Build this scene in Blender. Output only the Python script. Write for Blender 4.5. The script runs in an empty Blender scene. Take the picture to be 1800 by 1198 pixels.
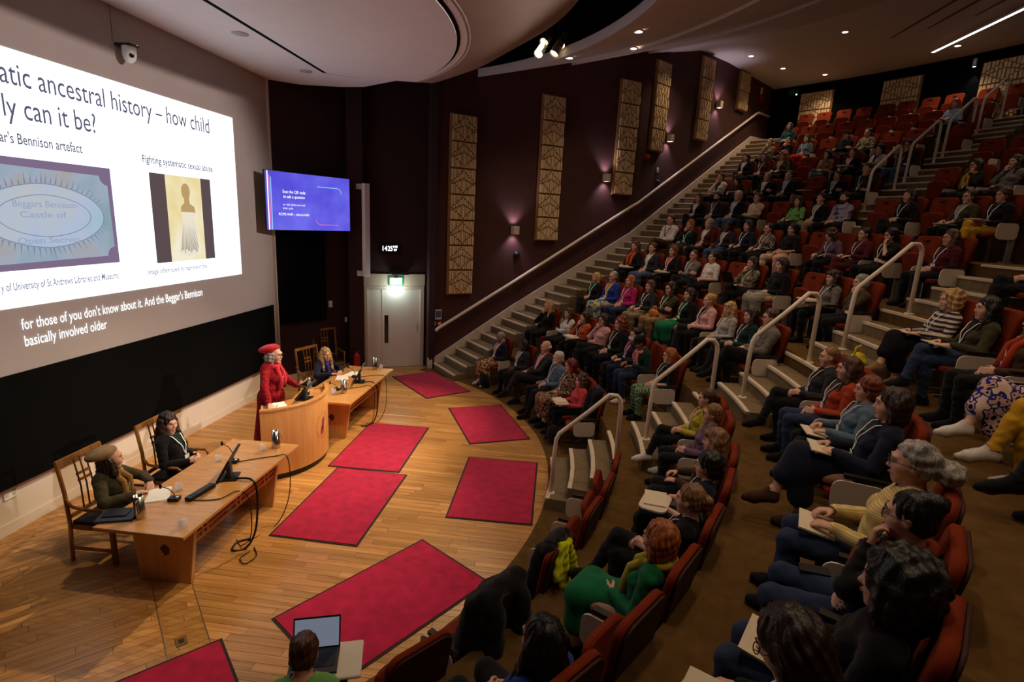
import bpy, math, random
import numpy as np
from mathutils import Vector, Matrix, Euler
random.seed(7)
SC = bpy.context.scene
COL = SC.collection
pi = math.pi
# ------------------------------------------------------------------ camera
CAM_H = 3.85
FPX = 940.15
RC = Matrix(((0.99256506, -0.0716377, 0.09840041), (0.11153752, 0.21171473, -0.97094606), (0.04872352, 0.97470247, 0.21813094)))
cam_d = bpy.data.cameras.new('camera'); cam_d.sensor_width = 36; cam_d.lens = FPX / 1800 * 36; cam_d.clip_start = .05
cam = bpy.data.objects.new('camera', cam_d); COL.objects.link(cam)
cam.matrix_world = Matrix.Translation((0, 0, CAM_H)) @ RC.to_4x4()
SC.camera = cam
# ------------------------------------------------------------------ world, exposure
wd = bpy.data.worlds.new('world'); SC.world = wd; wd.use_nodes = True
wd.node_tree.nodes['Background'].inputs[0].default_value = (.9, .75, .6, 1)
wd.node_tree.nodes['Background'].inputs[1].default_value = .02
vs = SC.view_settings; vs.view_transform = 'Standard'; vs.look = 'None'; vs.exposure = 0.0; vs.gamma = 1.0; vs.use_curve_mapping = False
STAGE_W = 1500.0     # each stage spotlight
PROJ_W = 7000.0   # projector spill on the screen wall
DOWN_W = 125.0       # each recessed downlight
# ------------------------------------------------------------------ helpers
def lin(c):
    return tuple((x / 12.92 if x <= .04045 else ((x + .055) / 1.055) ** 2.4) for x in c)
def rgb(r, g, b): return lin((r / 255, g / 255, b / 255))
MATS = {}
def pm(name, col, rough=.6, metal=0., var=0., vs_=30., bump=0., bs=200., emit=0., spec=.4, sheen=0.):
    if name in MATS: return MATS[name]
    m = bpy.data.materials.new(name); m.use_nodes = True; nt = m.node_tree; b = nt.nodes['Principled BSDF']
    b.inputs['Base Color'].default_value = (*col, 1); b.inputs['Roughness'].default_value = rough; b.inputs['Metallic'].default_value = metal
    b.inputs['Specular IOR Level'].default_value = spec
    if sheen: b.inputs['Sheen Weight'].default_value = sheen
    if emit: b.inputs['Emission Color'].default_value = (*col, 1); b.inputs['Emission Strength'].default_value = emit
    if var or bump: tc = nt.nodes.new('ShaderNodeTexCoord')
    if var:
        n = nt.nodes.new('ShaderNodeTexNoise'); n.inputs['Scale'].default_value = vs_; n.inputs['Detail'].default_value = 4
        nt.links.new(tc.outputs['Object'], n.inputs['Vector'])
        mr = nt.nodes.new('ShaderNodeMapRange'); mr.inputs['From Min'].default_value = .3; mr.inputs['From Max'].default_value = .7
        mr.inputs['To Min'].default_value = 1 - var; mr.inputs['To Max'].default_value = 1 + var
        nt.links.new(n.outputs['Fac'], mr.inputs['Value'])
        mx = nt.nodes.new('ShaderNodeMix'); mx.data_type = 'RGBA'; mx.blend_type = 'MULTIPLY'; mx.inputs['Factor'].default_value = 1
        mx.inputs['A'].default_value = (*col, 1); nt.links.new(mr.outputs['Result'], mx.inputs['B']); nt.links.new(mx.outputs['Result'], b.inputs['Base Color'])
    if bump:
        n2 = nt.nodes.new('ShaderNodeTexNoise'); n2.inputs['Scale'].default_value = bs; n2.inputs['Detail'].default_value = 2
        nt.links.new(tc.outputs['Object'], n2.inputs['Vector'])
        bp = nt.nodes.new('ShaderNodeBump'); bp.inputs['Strength'].default_value = bump; bp.inputs['Distance'].default_value = .01
        nt.links.new(n2.outputs['Fac'], bp.inputs['Height']); nt.links.new(bp.outputs['Normal'], b.inputs['Normal'])
    MATS[name] = m
    return m
def wood(name, c1, c2, rough=.4, scale=(2, 30, 30), island=False, bump=.05):
    if name in MATS: return MATS[name]
    m = bpy.data.materials.new(name); m.use_nodes = True; nt = m.node_tree; b = nt.nodes['Principled BSDF']; L = nt.links.new
    tc = nt.nodes.new('ShaderNodeTexCoord'); mp = nt.nodes.new('ShaderNodeMapping'); mp.inputs['Scale'].default_value = scale
    L(tc.outputs['Object'], mp.inputs['Vector'])
    n = nt.nodes.new('ShaderNodeTexNoise'); n.inputs['Scale'].default_value = 1; n.inputs['Detail'].default_value = 6; n.inputs['Distortion'].default_value = .6
    L(mp.outputs['Vector'], n.inputs['Vector'])
    r = nt.nodes.new('ShaderNodeValToRGB'); r.color_ramp.elements[0].position = .3; r.color_ramp.elements[1].position = .72
    r.color_ramp.elements[0].color = (*c1, 1); r.color_ramp.elements[1].color = (*c2, 1)
    L(n.outputs['Fac'], r.inputs['Fac']); out = r.outputs['Color']
    if island:
        oi = nt.nodes.new('ShaderNodeObjectInfo'); g = nt.nodes.new('ShaderNodeNewGeometry')
        ad = nt.nodes.new('ShaderNodeMath'); ad.operation = 'ADD'; L(oi.outputs['Random'], ad.inputs[0]); L(g.outputs['Random Per Island'], ad.inputs[1])
        fr = nt.nodes.new('ShaderNodeMath'); fr.operation = 'FRACT'; L(ad.outputs[0], fr.inputs[0])
        mr = nt.nodes.new('ShaderNodeMapRange'); mr.inputs['To Min'].default_value = .80; mr.inputs['To Max'].default_value = 1.18; L(fr.outputs[0], mr.inputs['Value'])
        cv = nt.nodes.new('ShaderNodeCombineColor')
        m2 = nt.nodes.new('ShaderNodeMath'); m2.operation = 'POWER'; m2.inputs[1].default_value = 1.25; L(mr.outputs['Result'], m2.inputs[0])
        L(mr.outputs['Result'], cv.inputs[0]); L(mr.outputs['Result'], cv.inputs[1]); L(m2.outputs[0], cv.inputs[2])
        mx = nt.nodes.new('ShaderNodeMix'); mx.data_type = 'RGBA'; mx.blend_type = 'MULTIPLY'; mx.inputs['Factor'].default_value = 1
        L(out, mx.inputs['A']); L(cv.outputs['Color'], mx.inputs['B']); out = mx.outputs['Result']
        # each board gets its own grain
        va = nt.nodes.new('ShaderNodeVectorMath'); va.operation = 'ADD'; cb = nt.nodes.new('ShaderNodeCombineXYZ')
        ml = nt.nodes.new('ShaderNodeMath'); ml.operation = 'MULTIPLY'; ml.inputs[1].default_value = 40; L(fr.outputs[0], ml.inputs[0]); L(ml.outputs[0], cb.inputs[2])
        L(mp.outputs['Vector'], va.inputs[0]); L(cb.outputs[0], va.inputs[1]); L(va.outputs[0], n.inputs['Vector'])
    L(out, b.inputs['Base Color']); b.inputs['Roughness'].default_value = rough
    if bump:
        bp = nt.nodes.new('ShaderNodeBump'); bp.inputs['Strength'].default_value = bump; bp.inputs['Distance'].default_value = .005
        L(n.outputs['Fac'], bp.inputs['Height']); L(bp.outputs['Normal'], b.inputs['Normal'])
    MATS[name] = m
    return m
def glow(name, col, strength):
    if name in MATS: return MATS[name]
    m = bpy.data.materials.new(name); m.use_nodes = True; nt = m.node_tree; nt.nodes.remove(nt.nodes['Principled BSDF'])
    e = nt.nodes.new('ShaderNodeEmission'); e.inputs[0].default_value = (*col, 1); e.inputs[1].default_value = strength
    nt.links.new(e.outputs[0], nt.nodes['Material Output'].inputs[0]); MATS[name] = m
    return m
class MB:
    """collects shapes, links them as ONE mesh object"""
    def __init__(s): s.v = []; s.f = []; s.mi = []; s.sm = []
    def add(s, vs, fs, mi=0, sm=False):
        o = len(s.v); s.v += [tuple(v) for v in vs]
        for f in fs: s.f.append(tuple(i + o for i in f)); s.mi.append(mi); s.sm.append(sm)
        return s
    def box(s, c, d, rz=0., mi=0, M=None):
        x, y, z = d[0] / 2, d[1] / 2, d[2] / 2
        vs = [Vector((a * x, b * y, e * z)) for a in (-1, 1) for b in (-1, 1) for e in (-1, 1)]
        T = Matrix.Translation(c) @ (M.to_4x4() if M is not None else Matrix.Rotation(rz, 4, 'Z'))
        return s.add([T @ v for v in vs], [(0, 1, 3, 2), (4, 6, 7, 5), (0, 4, 5, 1), (2, 3, 7, 6), (0, 2, 6, 4), (1, 5, 7, 3)], mi)
    def prism(s, pts, z0, z1, mi=0):
        """polygon (list of xy) pulled from z0 to z1"""
        if sum(pts[i][0] * pts[(i + 1) % len(pts)][1] - pts[(i + 1) % len(pts)][0] * pts[i][1] for i in range(len(pts))) < 0: pts = pts[::-1]
        n = len(pts)
        vs = [(p[0], p[1], z0) for p in pts] + [(p[0], p[1], z1) for p in pts]
        return s.add(vs, [tuple(range(n - 1, -1, -1)), tuple(range(n, 2 * n))] + [(i, (i + 1) % n, n + (i + 1) % n, n + i) for i in range(n)], mi)
    def tube(s, path, r, n=8, mi=0, cap=True, sm=True):
        P = [Vector(p) for p in path]; rs = r if isinstance(r, (list, tuple)) else [r] * len(P)
        vs = []; up = None
        for i, p in enumerate(P):
            t = (P[min(i + 1, len(P) - 1)] - P[max(i - 1, 0)]).normalized()
            if up is None:
                up = Vector((0, 0, 1)) if abs(t.z) < .9 else Vector((1, 0, 0))
            a = t.cross(up).normalized(); up = a.cross(t).normalized()
            for k in range(n):
                w = 2 * pi * k / n; vs.append(p + a * math.cos(w) * rs[i] + up * math.sin(w) * rs[i])
        fs = [(i * n + k, i * n + (k + 1) % n, (i + 1) * n + (k + 1) % n, (i + 1) * n + k) for i in range(len(P) - 1) for k in range(n)]
        s.add(vs, fs, mi, sm)
        if cap:
            m = (len(P) - 1) * n
            o = len(s.v) - len(vs)
            s.f.append(tuple(o + k for k in range(n - 1, -1, -1))); s.f.append(tuple(o + m + k for k in range(n))); s.mi += [mi, mi]; s.sm += [False, False]
        return s
    def lathe(s, prof, n=20, c=(0, 0, 0), mi=0, sm=True, M=None):
        vs = []
        for r, z in prof:
            for k in range(n):
                w = 2 * pi * k / n; v = Vector((r * math.cos(w), r * math.sin(w), z))
                vs.append((M @ v if M is not None else v) + Vector(c))
        fs = [(i * n + k, i * n + (k + 1) % n, (i + 1) * n + (k + 1) % n, (i + 1) * n + k) for i in range(len(prof) - 1) for k in range(n)]
        return s.add(vs, fs, mi, sm)
    def sweep(s, rows, mi=0, sm=False, close=False):
        """grid of points rows[i][j] as quads"""
        n = len(rows[0]); vs = [p for r in rows for p in r]
        return s.add(vs, [(i * n + j, i * n + (j + 1) % n, (i + 1) * n + (j + 1) % n, (i + 1) * n + j) for i in range(len(rows) - 1) for j in range(n if close else n - 1)], mi, sm)
    def mesh(s, name, mats):
        me = bpy.data.meshes.new(name); me.from_pydata(s.v, [], s.f)
        for m in (mats if isinstance(mats, (list, tuple)) else [mats]): me.materials.append(m)
        me.polygons.foreach_set('material_index', s.mi); me.polygons.foreach_set('use_smooth', s.sm); me.update()
        return me
    def build(s, name, mats, parent=None, bevel=0., loc=None, rot=None, label=None):
        return link(name, s.mesh(name, mats), parent, bevel, loc, rot, label)
def link(name, me, parent=None, bevel=0., loc=None, rot=None, label=None):
    o = bpy.data.objects.new(name, me); COL.objects.link(o)
    if parent is not None: o.parent = parent
    if loc is not None: o.location = loc
    if rot is not None: o.rotation_euler = rot
    if bevel:
        b = o.modifiers.new('bevel', 'BEVEL'); b.width = bevel; b.segments = 2; b.limit_method = 'ANGLE'
    if label: o['label'] = label
    return o
def thing(name, label, cat, loc=(0, 0, 0), rz=0., group=None):
    o = bpy.data.objects.new(name, None); COL.objects.link(o); o.location = loc; o.rotation_euler = (0, 0, rz); o.empty_display_size = .1
    return tag(o, label, cat, group)
def tag(o, label, cat, group=None):
    o['label'] = label; o['category'] = cat
    if group: o['group'] = group
    return o
def struct(o, label=None):
    o['kind'] = 'structure'
    if label: o['label'] = label
    return o
def text_mesh(body, align='CENTER', bold=0.):
    cu = bpy.data.curves.new('t', 'FONT'); cu.body = body; cu.size = 1; cu.align_x = align; cu.offset = bold
    cu.resolution_u = 3
    ob = bpy.data.objects.new('t', cu); COL.objects.link(ob)
    dg = bpy.context.evaluated_depsgraph_get(); me = bpy.data.meshes.new_from_object(ob.evaluated_get(dg))
    bpy.data.objects.remove(ob); bpy.data.curves.remove(cu)
    return me
def flat_text(name, body, m, parent, org, ex, ey, u0, u1, v, h, bold=0., lift=.004):
    """flat lettering on the plane org + u*ex + v*ey, from u0 to u1, baseline v, letter size h"""
    me = text_mesh(body, 'LEFT', bold); ex = Vector(ex); ey = Vector(ey); ez = ex.cross(ey)
    n = len(me.vertices); co = np.empty(n * 3); me.vertices.foreach_get('co', co); co = co.reshape(-1, 3)
    w = co[:, 0].max() - co[:, 0].min(); k = (u1 - u0) / w; x0 = co[:, 0].min()
    T = np.array([list(ex), list(ey), list(ez)])
    q = np.c_[(co[:, 0] - x0) * k + u0, co[:, 1] * h + v, np.full(n, lift)] @ T + np.array(org)
    me.vertices.foreach_set('co', q.ravel()); me.materials.clear(); me.materials.append(m); me.update()
    return link(name, me, parent)
def px(P):
    c = RC.transposed() @ (Vector(P) - Vector((0, 0, CAM_H)))
    if c.z > -.05: return None
    return 900 + FPX * c.x / -c.z, 599 - FPX * c.y / -c.z, -c.z
def ray(x, y):
    return (RC @ Vector((x - 900, -(y - 599), -FPX))).normalized()
def lamp(name, kind, loc, power, col=(1, .8, .6), parent=None, **kw):
    d = bpy.data.lights.new(name, kind); d.energy = power; d.color = col
    for k, v in kw.items():
        if k != 'aim': setattr(d, k, v)
    o = bpy.data.objects.new(name, d); COL.objects.link(o); o.location = loc
    if 'aim' in kw: o.rotation_euler = (Vector(kw['aim']) - Vector(loc)).to_track_quat('-Z', 'Y').to_euler()
    if parent is not None: o.parent = parent
    return o
# ------------------------------------------------------------------ plan of the hall
OX, OY = -6.12, 7.45
WALLX = -6.31
def polar(R, deg, z=0.): t = math.radians(deg); return Vector((OX + R * math.cos(t), OY + R * math.sin(t), z))
def row_head(r): n = r - 1; return 6.78 + 1.206 * n + .0145 * n * n
def row_front(r): return row_head(r) - 1.08
def row_z(r): n = r - 1; return 0. if r == 1 else n * .7264 - .03 - .0012 * n * n
def dvec(a): t = math.radians(a); return Vector((math.sin(t), math.cos(t), 0))
F0 = Vector((-3.357, 13.198, 0)); FD = [dvec(52.29), dvec(54.99), dvec(41.67)]; FL = [2.368, 3.972, 8.3]
F1 = F0 + FD[0] * FL[0]; F2 = F1 + FD[1] * FL[1]; F3 = F2 + FD[2] * FL[2]
def facet(s):
    """point, direction, inward normal at s along the side wall"""
    if s < FL[0]: p, d = F0 + FD[0] * s, FD[0]
    elif s < FL[0] + FL[1]: p, d = F1 + FD[1] * (s - FL[0]), FD[1]
    else: p, d = F2 + FD[2] * (s - FL[0] - FL[1]), FD[2]
    return p, d, Vector((d.y, -d.x, 0))
def mirror(p): return Vector((p[0], 2 * OY - p[1], p[2]))
# ------------------------------------------------------------------ materials
M_FLOOR = wood('oak floor', rgb(166, 112, 56), rgb(208, 156, 92), .32, (1.2, 26, 26), True)
M_OAK = wood('oak furniture', rgb(184, 128, 70), rgb(206, 152, 88), .3, (3, 22, 22))
M_OAKV = wood('oak veneer', rgb(204, 146, 82), rgb(218, 164, 98), .34, (18, 18, 1.5))
M_CHAIRW = wood('oak chair', rgb(120, 76, 32), rgb(165, 110, 52), .35, (20, 20, 2))
M_CARPET = pm('brown carpet', rgb(98, 72, 38), .95, var=.18, vs_=9, bump=.4, bs=300, spec=.1)
M_STEPC = pm('step carpet', rgb(126, 108, 82), .95, var=.12, vs_=14, bump=.4, bs=300, spec=.1)
M_NOSE = pm('pale nosing', rgb(214, 196, 170), .6, var=.06, vs_=12)
M_CREAM = pm('cream paint', rgb(214, 200, 184), .55, var=.03, vs_=3)
M_WALLG = pm('projection wall paint', rgb(176, 164, 158), .8, var=.03, vs_=2)
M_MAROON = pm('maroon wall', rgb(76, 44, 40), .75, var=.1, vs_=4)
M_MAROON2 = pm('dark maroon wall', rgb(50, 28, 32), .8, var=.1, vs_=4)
M_BLACK = pm('black cloth', rgb(7, 8, 9), .95, var=.2, vs_=50, spec=.1)
M_BOARD = pm('black board', rgb(5, 6, 7), .8, var=.2, vs_=5, spec=.08)
M_CEIL = pm('ceiling paint', rgb(236, 230, 232), .9, var=.02, vs_=3)
M_CEIL2 = pm('audience ceiling paint', rgb(214, 202, 192), .9, var=.02, vs_=3)
M_RAIL = pm('white rail paint', rgb(232, 218, 200), .35, var=.03, vs_=20)
M_PALEW = wood('pale carved wood', rgb(214, 184, 134), rgb(240, 218, 174), .6, (25, 25, 4))
M_REDMAT = pm('crimson mat', rgb(178, 24, 66), .95, var=.22, vs_=7, bump=.3, bs=250, spec=.1, sheen=.2)
M_RUBBER = pm('black rubber', rgb(38, 26, 26), .8)
M_BLK = pm('black plastic', rgb(18, 18, 20), .4, var=.1, vs_=30)
M_DGREY = pm('dark grey plastic', rgb(40, 40, 42), .45, var=.1, vs_=30)
M_WHITEP = pm('white plastic', rgb(230, 230, 226), .4, var=.02, vs_=30)
M_CHROME = pm('brushed steel', rgb(190, 186, 180), .25, 1., var=.05, vs_=60)
# ------------------------------------------------------------------ floor
base = MB(); base.prism([(-6.9, -3.5), (2.2, -3.5), (2.2, 15.6), (-6.9, 15.6)], -.25, -.014)
floor = struct(base.build('floor', pm('subfloor', rgb(40, 28, 18), .9)), 'pale oak board floor of the stage')
def clip(poly, a, b, c):
    out = []
    for i in range(len(poly)):
        p, q = poly[i], poly[(i + 1) % len(poly)]; dp, dq = a * p[0] + b * p[1] - c, a * q[0] + b * q[1] - c
        if dp >= 0: out.append(p)
        if dp * dq < 0: t = dp / (dp - dq); out.append((p[0] + (q[0] - p[0]) * t, p[1] + (q[1] - p[1]) * t))
    return out
PW, PL, PG = .092, 1.02, .0018
def plank_fields():
    out = []
    rnd = random.Random(3)
    for zone, ang, cl in (('main', 0., [(1, 1, .83)]), ('duct', pi / 4, [(1, 1, .365), (-1, -1, -.825)]), ('left', pi / 4, [(-1, -1, -.36)])):
        ca, sa = math.cos(ang), math.sin(ang)
        for i in range(-170, 170):
            off = rnd.random() * PL
            for j in range(-14, 14):
                L = PL
                u0 = j * PL + off; v0 = i * PW
                q = [(u0 + PG, v0 + PG), (u0 + L - PG, v0 + PG), (u0 + L - PG, v0 + PW - PG), (u0 + PG, v0 + PW - PG)]
                q = [(ca * u - sa * v, sa * u + ca * v) for u, v in q]
                cx_, cy_ = sum(p[0] for p in q) / 4, sum(p[1] for p in q) / 4
                if not (-7.2 < cx_ < 1 and 1.2 < cy_ < 14): continue
                if math.hypot(cx_ - OX, cy_ - OY) > 6.6: continue
                full = True
                for c in cl + [(1, 0, WALLX + .002)]:
                    n0 = len(q); q2 = clip(q, *c)
                    if len(q2) != len(q) or q2 != q: full = False
                    q = q2
                    if len(q) < 3: break
                if len(q) < 3: continue
                out.append((q, full, cx_, cy_, ang, u0, v0))
    return out
PLK = plank_fields()
def plk_size(p):
    a = px((p[2], p[3], 0))
    if not a or not (-60 < a[0] < 1860 and 0 < a[1] < 1260) or not p[1]: return 0
    return 1 / a[2]
PLK.sort(key=plk_size, reverse=True)
pb = MB(); pb.box((0, 0, -.006), (PL - 2 * PG, PW - 2 * PG, .012)); plank_me = pb.mesh('plank', M_FLOOR)
for p in PLK[:300]:
    link('plank', plank_me, floor, loc=(p[2], p[3], 0), rot=(0, 0, p[4]))
rest = MB()
for p in PLK[300:]: rest.prism(p[0], -.012, 0)
o = rest.build('planks', M_FLOOR, floor); o['kind'] = 'stuff'; o['label'] = 'remaining oak floor boards of the stage'
hb = MB()
for c in (.36, .83):
    a, b = Vector((c - 4.3 - .0, 4.3, 0)), Vector((c - 1.6, 1.6, 0))
    a = Vector((-4.6, c + 4.6, 0)); b = Vector((-1.9, c + 1.9, 0)); d = (b - a); hb.box((a + b) / 2 + Vector((0, 0, .001)), (d.length, .008, .004), math.atan2(d.y, d.x))
hb.build('duct_trim', pm('dull aluminium', rgb(150, 140, 125), .4, .8), floor, label='thin metal edging of the floor duct')
# carpet at the foot of the seats
def arc_ring(R0, R1, z0, z1, a0, a1, n=60):
    m = MB(); rows = []
    for i in range(n + 1):
        a = a0 + (a1 - a0) * i / n
        rows.append([polar(R0, a, z1), polar(R1, a, z1), polar(R1, a, z0), polar(R0, a, z0)])
    m.sweep(rows, close=True); m.add(rows[0], [(0, 1, 2, 3)]); m.add(rows[-1], [(3, 2, 1, 0)])
    return m
struct(arc_ring(6.02, 7.2, -.05, .008, -64, 66).build('floor_carpet', M_CARPET), 'brown carpet strip curving round the stage')
# ------------------------------------------------------------------ raked tiers
SW = 1.22    # width of the side stairs
def inner_angle(R):
    best = None
    for i in range(0, 1500):
        p, d, n = facet(i * .01); q = p + n * SW
        e = abs(math.hypot(q.x - OX, q.y - OY) - R)
        if best is None or e < best[0]: best = (e, math.degrees(math.atan2(q.y - OY, q.x - OX)))
    return best[1]
RB = 20.75
ANG = {}
for r in range(2, 13):
    R = row_front(r) if r < 12 else RB
    ANG[r] = inner_angle(R) + .6
for r in range(2, 12):
    Rf = row_front(r); Rb = row_front(r + 1) if r < 11 else RB
    z0 = row_z(r - 1) - .2; z1 = row_z(r); m = MB(); n = 48
    fr = [polar(Rf, -ANG[r] + 2 * ANG[r] * i / n) for i in range(n + 1)]
    bk = [polar(Rb + .04, -ANG[r + 1] + 2 * ANG[r + 1] * i / n) for i in range(n + 1)]
    rows = [[Vector((a.x, a.y, z1)), Vector((b.x, b.y, z1)), Vector((b.x, b.y, z0)), Vector((a.x, a.y, z0))] for a, b in zip(fr, bk)]
    m.sweep(rows, close=True); m.add(rows[0], [(0, 1, 2, 3)]); m.add(rows[-1], [(3, 2, 1, 0)])
    struct(m.build('floor_tier', M_CARPET), 'carpeted seating tier of the raked auditorium')
# ------------------------------------------------------------------ stairs
RISE, TA, TB_, Z1 = .18155, .3139, .4263, .15
def step_s(k): return (k // 4) * (3 * TA + TB_) + (k % 4) * TA
stp = thing('side_staircase', 'long carpeted staircase with pale nosings climbing along the maroon wall', 'staircase', F0)
for k in range(40):
    s = step_s(k); p, d, n = facet(s + .15); p0 = facet(s)[0]; dep = (TB_ if k % 4 == 3 else TA) + (.9 if k == 39 else .12); z = Z1 + k * RISE
    m = MB(); c = p0 + d * (dep / 2) + n * (SW / 2); h = min(z, .62); ang = math.atan2(d.y, d.x)
    st = link('step', None, stp) if False else None
    m.box((0, 0, -h / 2), (dep, SW, h)); st = m.build('step', M_STEPC, stp, loc=Vector((c.x, c.y, z)) - F0, rot=(0, 0, ang))
    m = MB(); m.box((-dep / 2 + .016, 0, -.010), (.055, SW + .004, .032)); m.build('nosing', M_NOSE, st)
nst = thing('side_staircase', 'carpeted staircase along the near wall, behind the camera', 'staircase', mirror(F0))
for k in range(0, 28):
    s = step_s(k); p, d, n = facet(s + .15); p0 = mirror(facet(s)[0]); d = Vector((d.x, -d.y, 0)); n = Vector((n.x, -n.y, 0)); dep = (TB_ if k % 4 == 3 else TA) + .12; z = Z1 + k * RISE
    c = p0 + d * (dep / 2) + n * (SW / 2); h = min(z, .62); m = MB(); m.box((0, 0, -h / 2), (dep, SW, h)); st = m.build('step', M_STEPC, nst, loc=Vector((c.x, c.y, z)) - mirror(F0), rot=(0, 0, math.atan2(d.y, d.x)))
    m = MB(); m.box((-dep / 2 + .016, 0, -.010), (.055, SW + .004, .032)); m.build('nosing', M_NOSE, st)
def aisle(name, label, deg_fn, rows, wfn):
    t = thing(name, label, 'staircase', polar(row_front(rows[0]), deg_fn(rows[0])))
    L0 = t.location.copy()
    for r in rows:
        width = wfn(r)
        Rf, Rn, zr = row_front(r), row_front(r + 1), row_z(r); dz = (row_z(r + 1) - zr) / 4
        first = Rf + .36; dep = (Rn - first) / 3
        for j in range(3):
            R = first + j * dep; a = deg_fn(r + (R - Rf) / (Rn - Rf)); z = zr + (j + 1) * dz
            hw = math.degrees(width / 2 / R); m = MB(); n = 4
            top = []; h = (j + 1) * dz + .02
            P = [polar(R, a - hw + 2 * hw * i / n) for i in range(n + 1)] + [polar(Rn + .02, a + hw - 2 * hw * i / n) for i in range(n + 1)]
            m.prism([(p.x - L0.x, p.y - L0.y) for p in P], z - h - L0.z, z - L0.z); st = m.build('step', M_STEPC, t)
            m = MB()
            P = [polar(R - .012, a - hw + 2 * hw * i / n) for i in range(n + 1)] + [polar(R + .045, a + hw - 2 * hw * i / n) for i in range(n + 1)]
            m.prism([(p.x - L0.x, p.y - L0.y) for p in P], z - .03 - L0.z, z + .006 - L0.z); m.build('nosing', M_NOSE, st)
        # nosing of the tier itself
        a = deg_fn(r + 1); hw = math.degrees(width / 2 / Rn); m = MB()
        P = [polar(Rn - .012, a - hw + 2 * hw * i / 4) for i in range(5)] + [polar(Rn + .045, a + hw - 2 * hw * i / 4) for i in range(5)]
        m.prism([(p.x - L0.x, p.y - L0.y) for p in P], row_z(r + 1) - .03, row_z(r + 1) + .006); m.build('nosing', M_NOSE, t)
    return t
CDEG = lambda r: -.8 + (r - 1) * .55
aisle('center_aisle_stairs', 'carpeted central aisle steps between the two lower seat blocks', CDEG, range(1, 6), lambda r: 1.34)
UDEG = lambda r: 22.7 + (r - 6) * 1.0 if r < 7.5 else 23.9 + (r - 7) * .72
aisle('upper_aisle_stairs', 'upper aisle steps with pale nosings below the back row', UDEG, range(6, 11), lambda r: .72 if r == 6 else 1.2)
# hoop rails of the aisles
def hoop(P, Q, zp, zq, label, grp):
    """front foot P at height zp, rear foot Q at height zq"""
    t = thing('hoop_handrail', label, 'handrail', (P.x, P.y, zp), 0, grp); d = (Q - P); d.z = 0; L = d.length; e = d.normalized()
    lz = zq - zp; top0 = .80; H = .98
    pts = [(0, 0), (.015, .6), (.03, .80), (.065, .885), (.13, .945)]
    end = (L, lz)
    x2 = L - .14; z2 = lz + H - .02
    pts += [(.13 + (x2 - .13) * .5, .945 + (z2 - .945) * .5), (x2 - .02, z2), (L - .06, z2 - .005), (L - .015, z2 - .06), (L, z2 - .14), (L, lz)]
    m = MB(); m.tube([e * a + Vector((0, 0, b)) for a, b in pts], .030, 10); m.build('rail', M_RAIL, t)
    for a, b in ((0, 0), (L, lz)):
        m = MB(); m.lathe([(0, .012), (.055, .012), (.06, .004), (.06, 0)], 14, e * a + Vector((0, 0, b))); m.build('foot_plate', M_RAIL, t)
RAILS = []
for i, (r, lab) in enumerate(((1, 'white hoop handrail nearest the stage on the central aisle'), (2, 'white hoop handrail beside the woman in green check trousers'), (3, 'white hoop handrail in front of the man in a grey sweater'), (4, 'white hoop handrail highest on the central aisle'))):
    A = polar(row_front(r) + .36 + .07, CDEG(r) + (.3, 1.1, .8, .9)[i]); B = polar(row_front(r + 1) + .04, CDEG(r + 1) + .4)
    A = Vector(((-.05, 1.26, 2.53, 3.90)[i], (6.89, 7.43, 7.5, 7.83)[i], 0))
    ln = (A.xy - Vector((OX, OY))).normalized(); B = A + Vector((ln.x, ln.y, 0)) * .86 + Vector((0, .12, 0))
    zq = row_z(r + 1)
    hoop(A, B, row_z(r) + (row_z(r + 1) - row_z(r)) / 4, zq, lab, 'hoop handrails of the central aisle')
for i, (r, lab) in enumerate(((7, 'lowest white hoop handrail of the upper aisle'), (8, 'second white hoop handrail of the upper aisle'), (9, 'third white hoop handrail of the upper aisle'), (10, 'topmost white hoop handrail of the upper aisle'))):
    A = polar(row_front(r) + .36 + .07, UDEG(r) + 1.0); B = polar(row_front(r + 1) + .06, UDEG(r + 1) + .75)
    hoop(A, B, row_z(r) + (row_z(r + 1) - row_z(r)) / 4, row_z(r + 1), lab, 'hoop handrails of the upper aisle')
# ------------------------------------------------------------------ side wall, stringer, handrail
WO = .05
def wall_slab(a, b, z0, z1, m, name, lab=None, th=.16):
    d = (b - a).normalized(); n = Vector((-d.y, d.x, 0))
    w = MB(); w.prism([(a.x, a.y), (b.x, b.y), (b.x + n.x * th, b.y + n.y * th), (a.x + n.x * th, a.y + n.y * th)], z0, z1)
    return struct(w.build(name, m), lab)
for a, b, dd in ((F0 - FD[0] * .14, F1, FD[0]), (F1, F2, FD[1]), (F2, F3, FD[2])):
    n = Vector((-dd.y, dd.x, 0)); wall_slab(a + n * WO, b + n * WO, -.2, 10.3, M_MAROON, 'wall_right', 'maroon side wall with carved wooden panels')
    wall_slab(mirror(b + n * WO), mirror(a + n * WO), -.2, 10.3, M_MAROON, 'wall_near', 'maroon side wall behind the near seats')
sg = MB()
LT = FL[0] + FL[1]
tops = [(-.14, .20), (0, .28), (FL[0], 1.60), (LT, 3.71), (LT + 6.76, 7.29), (LT + 6.95, 7.40), (LT + 8.2, 7.44)]
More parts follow.
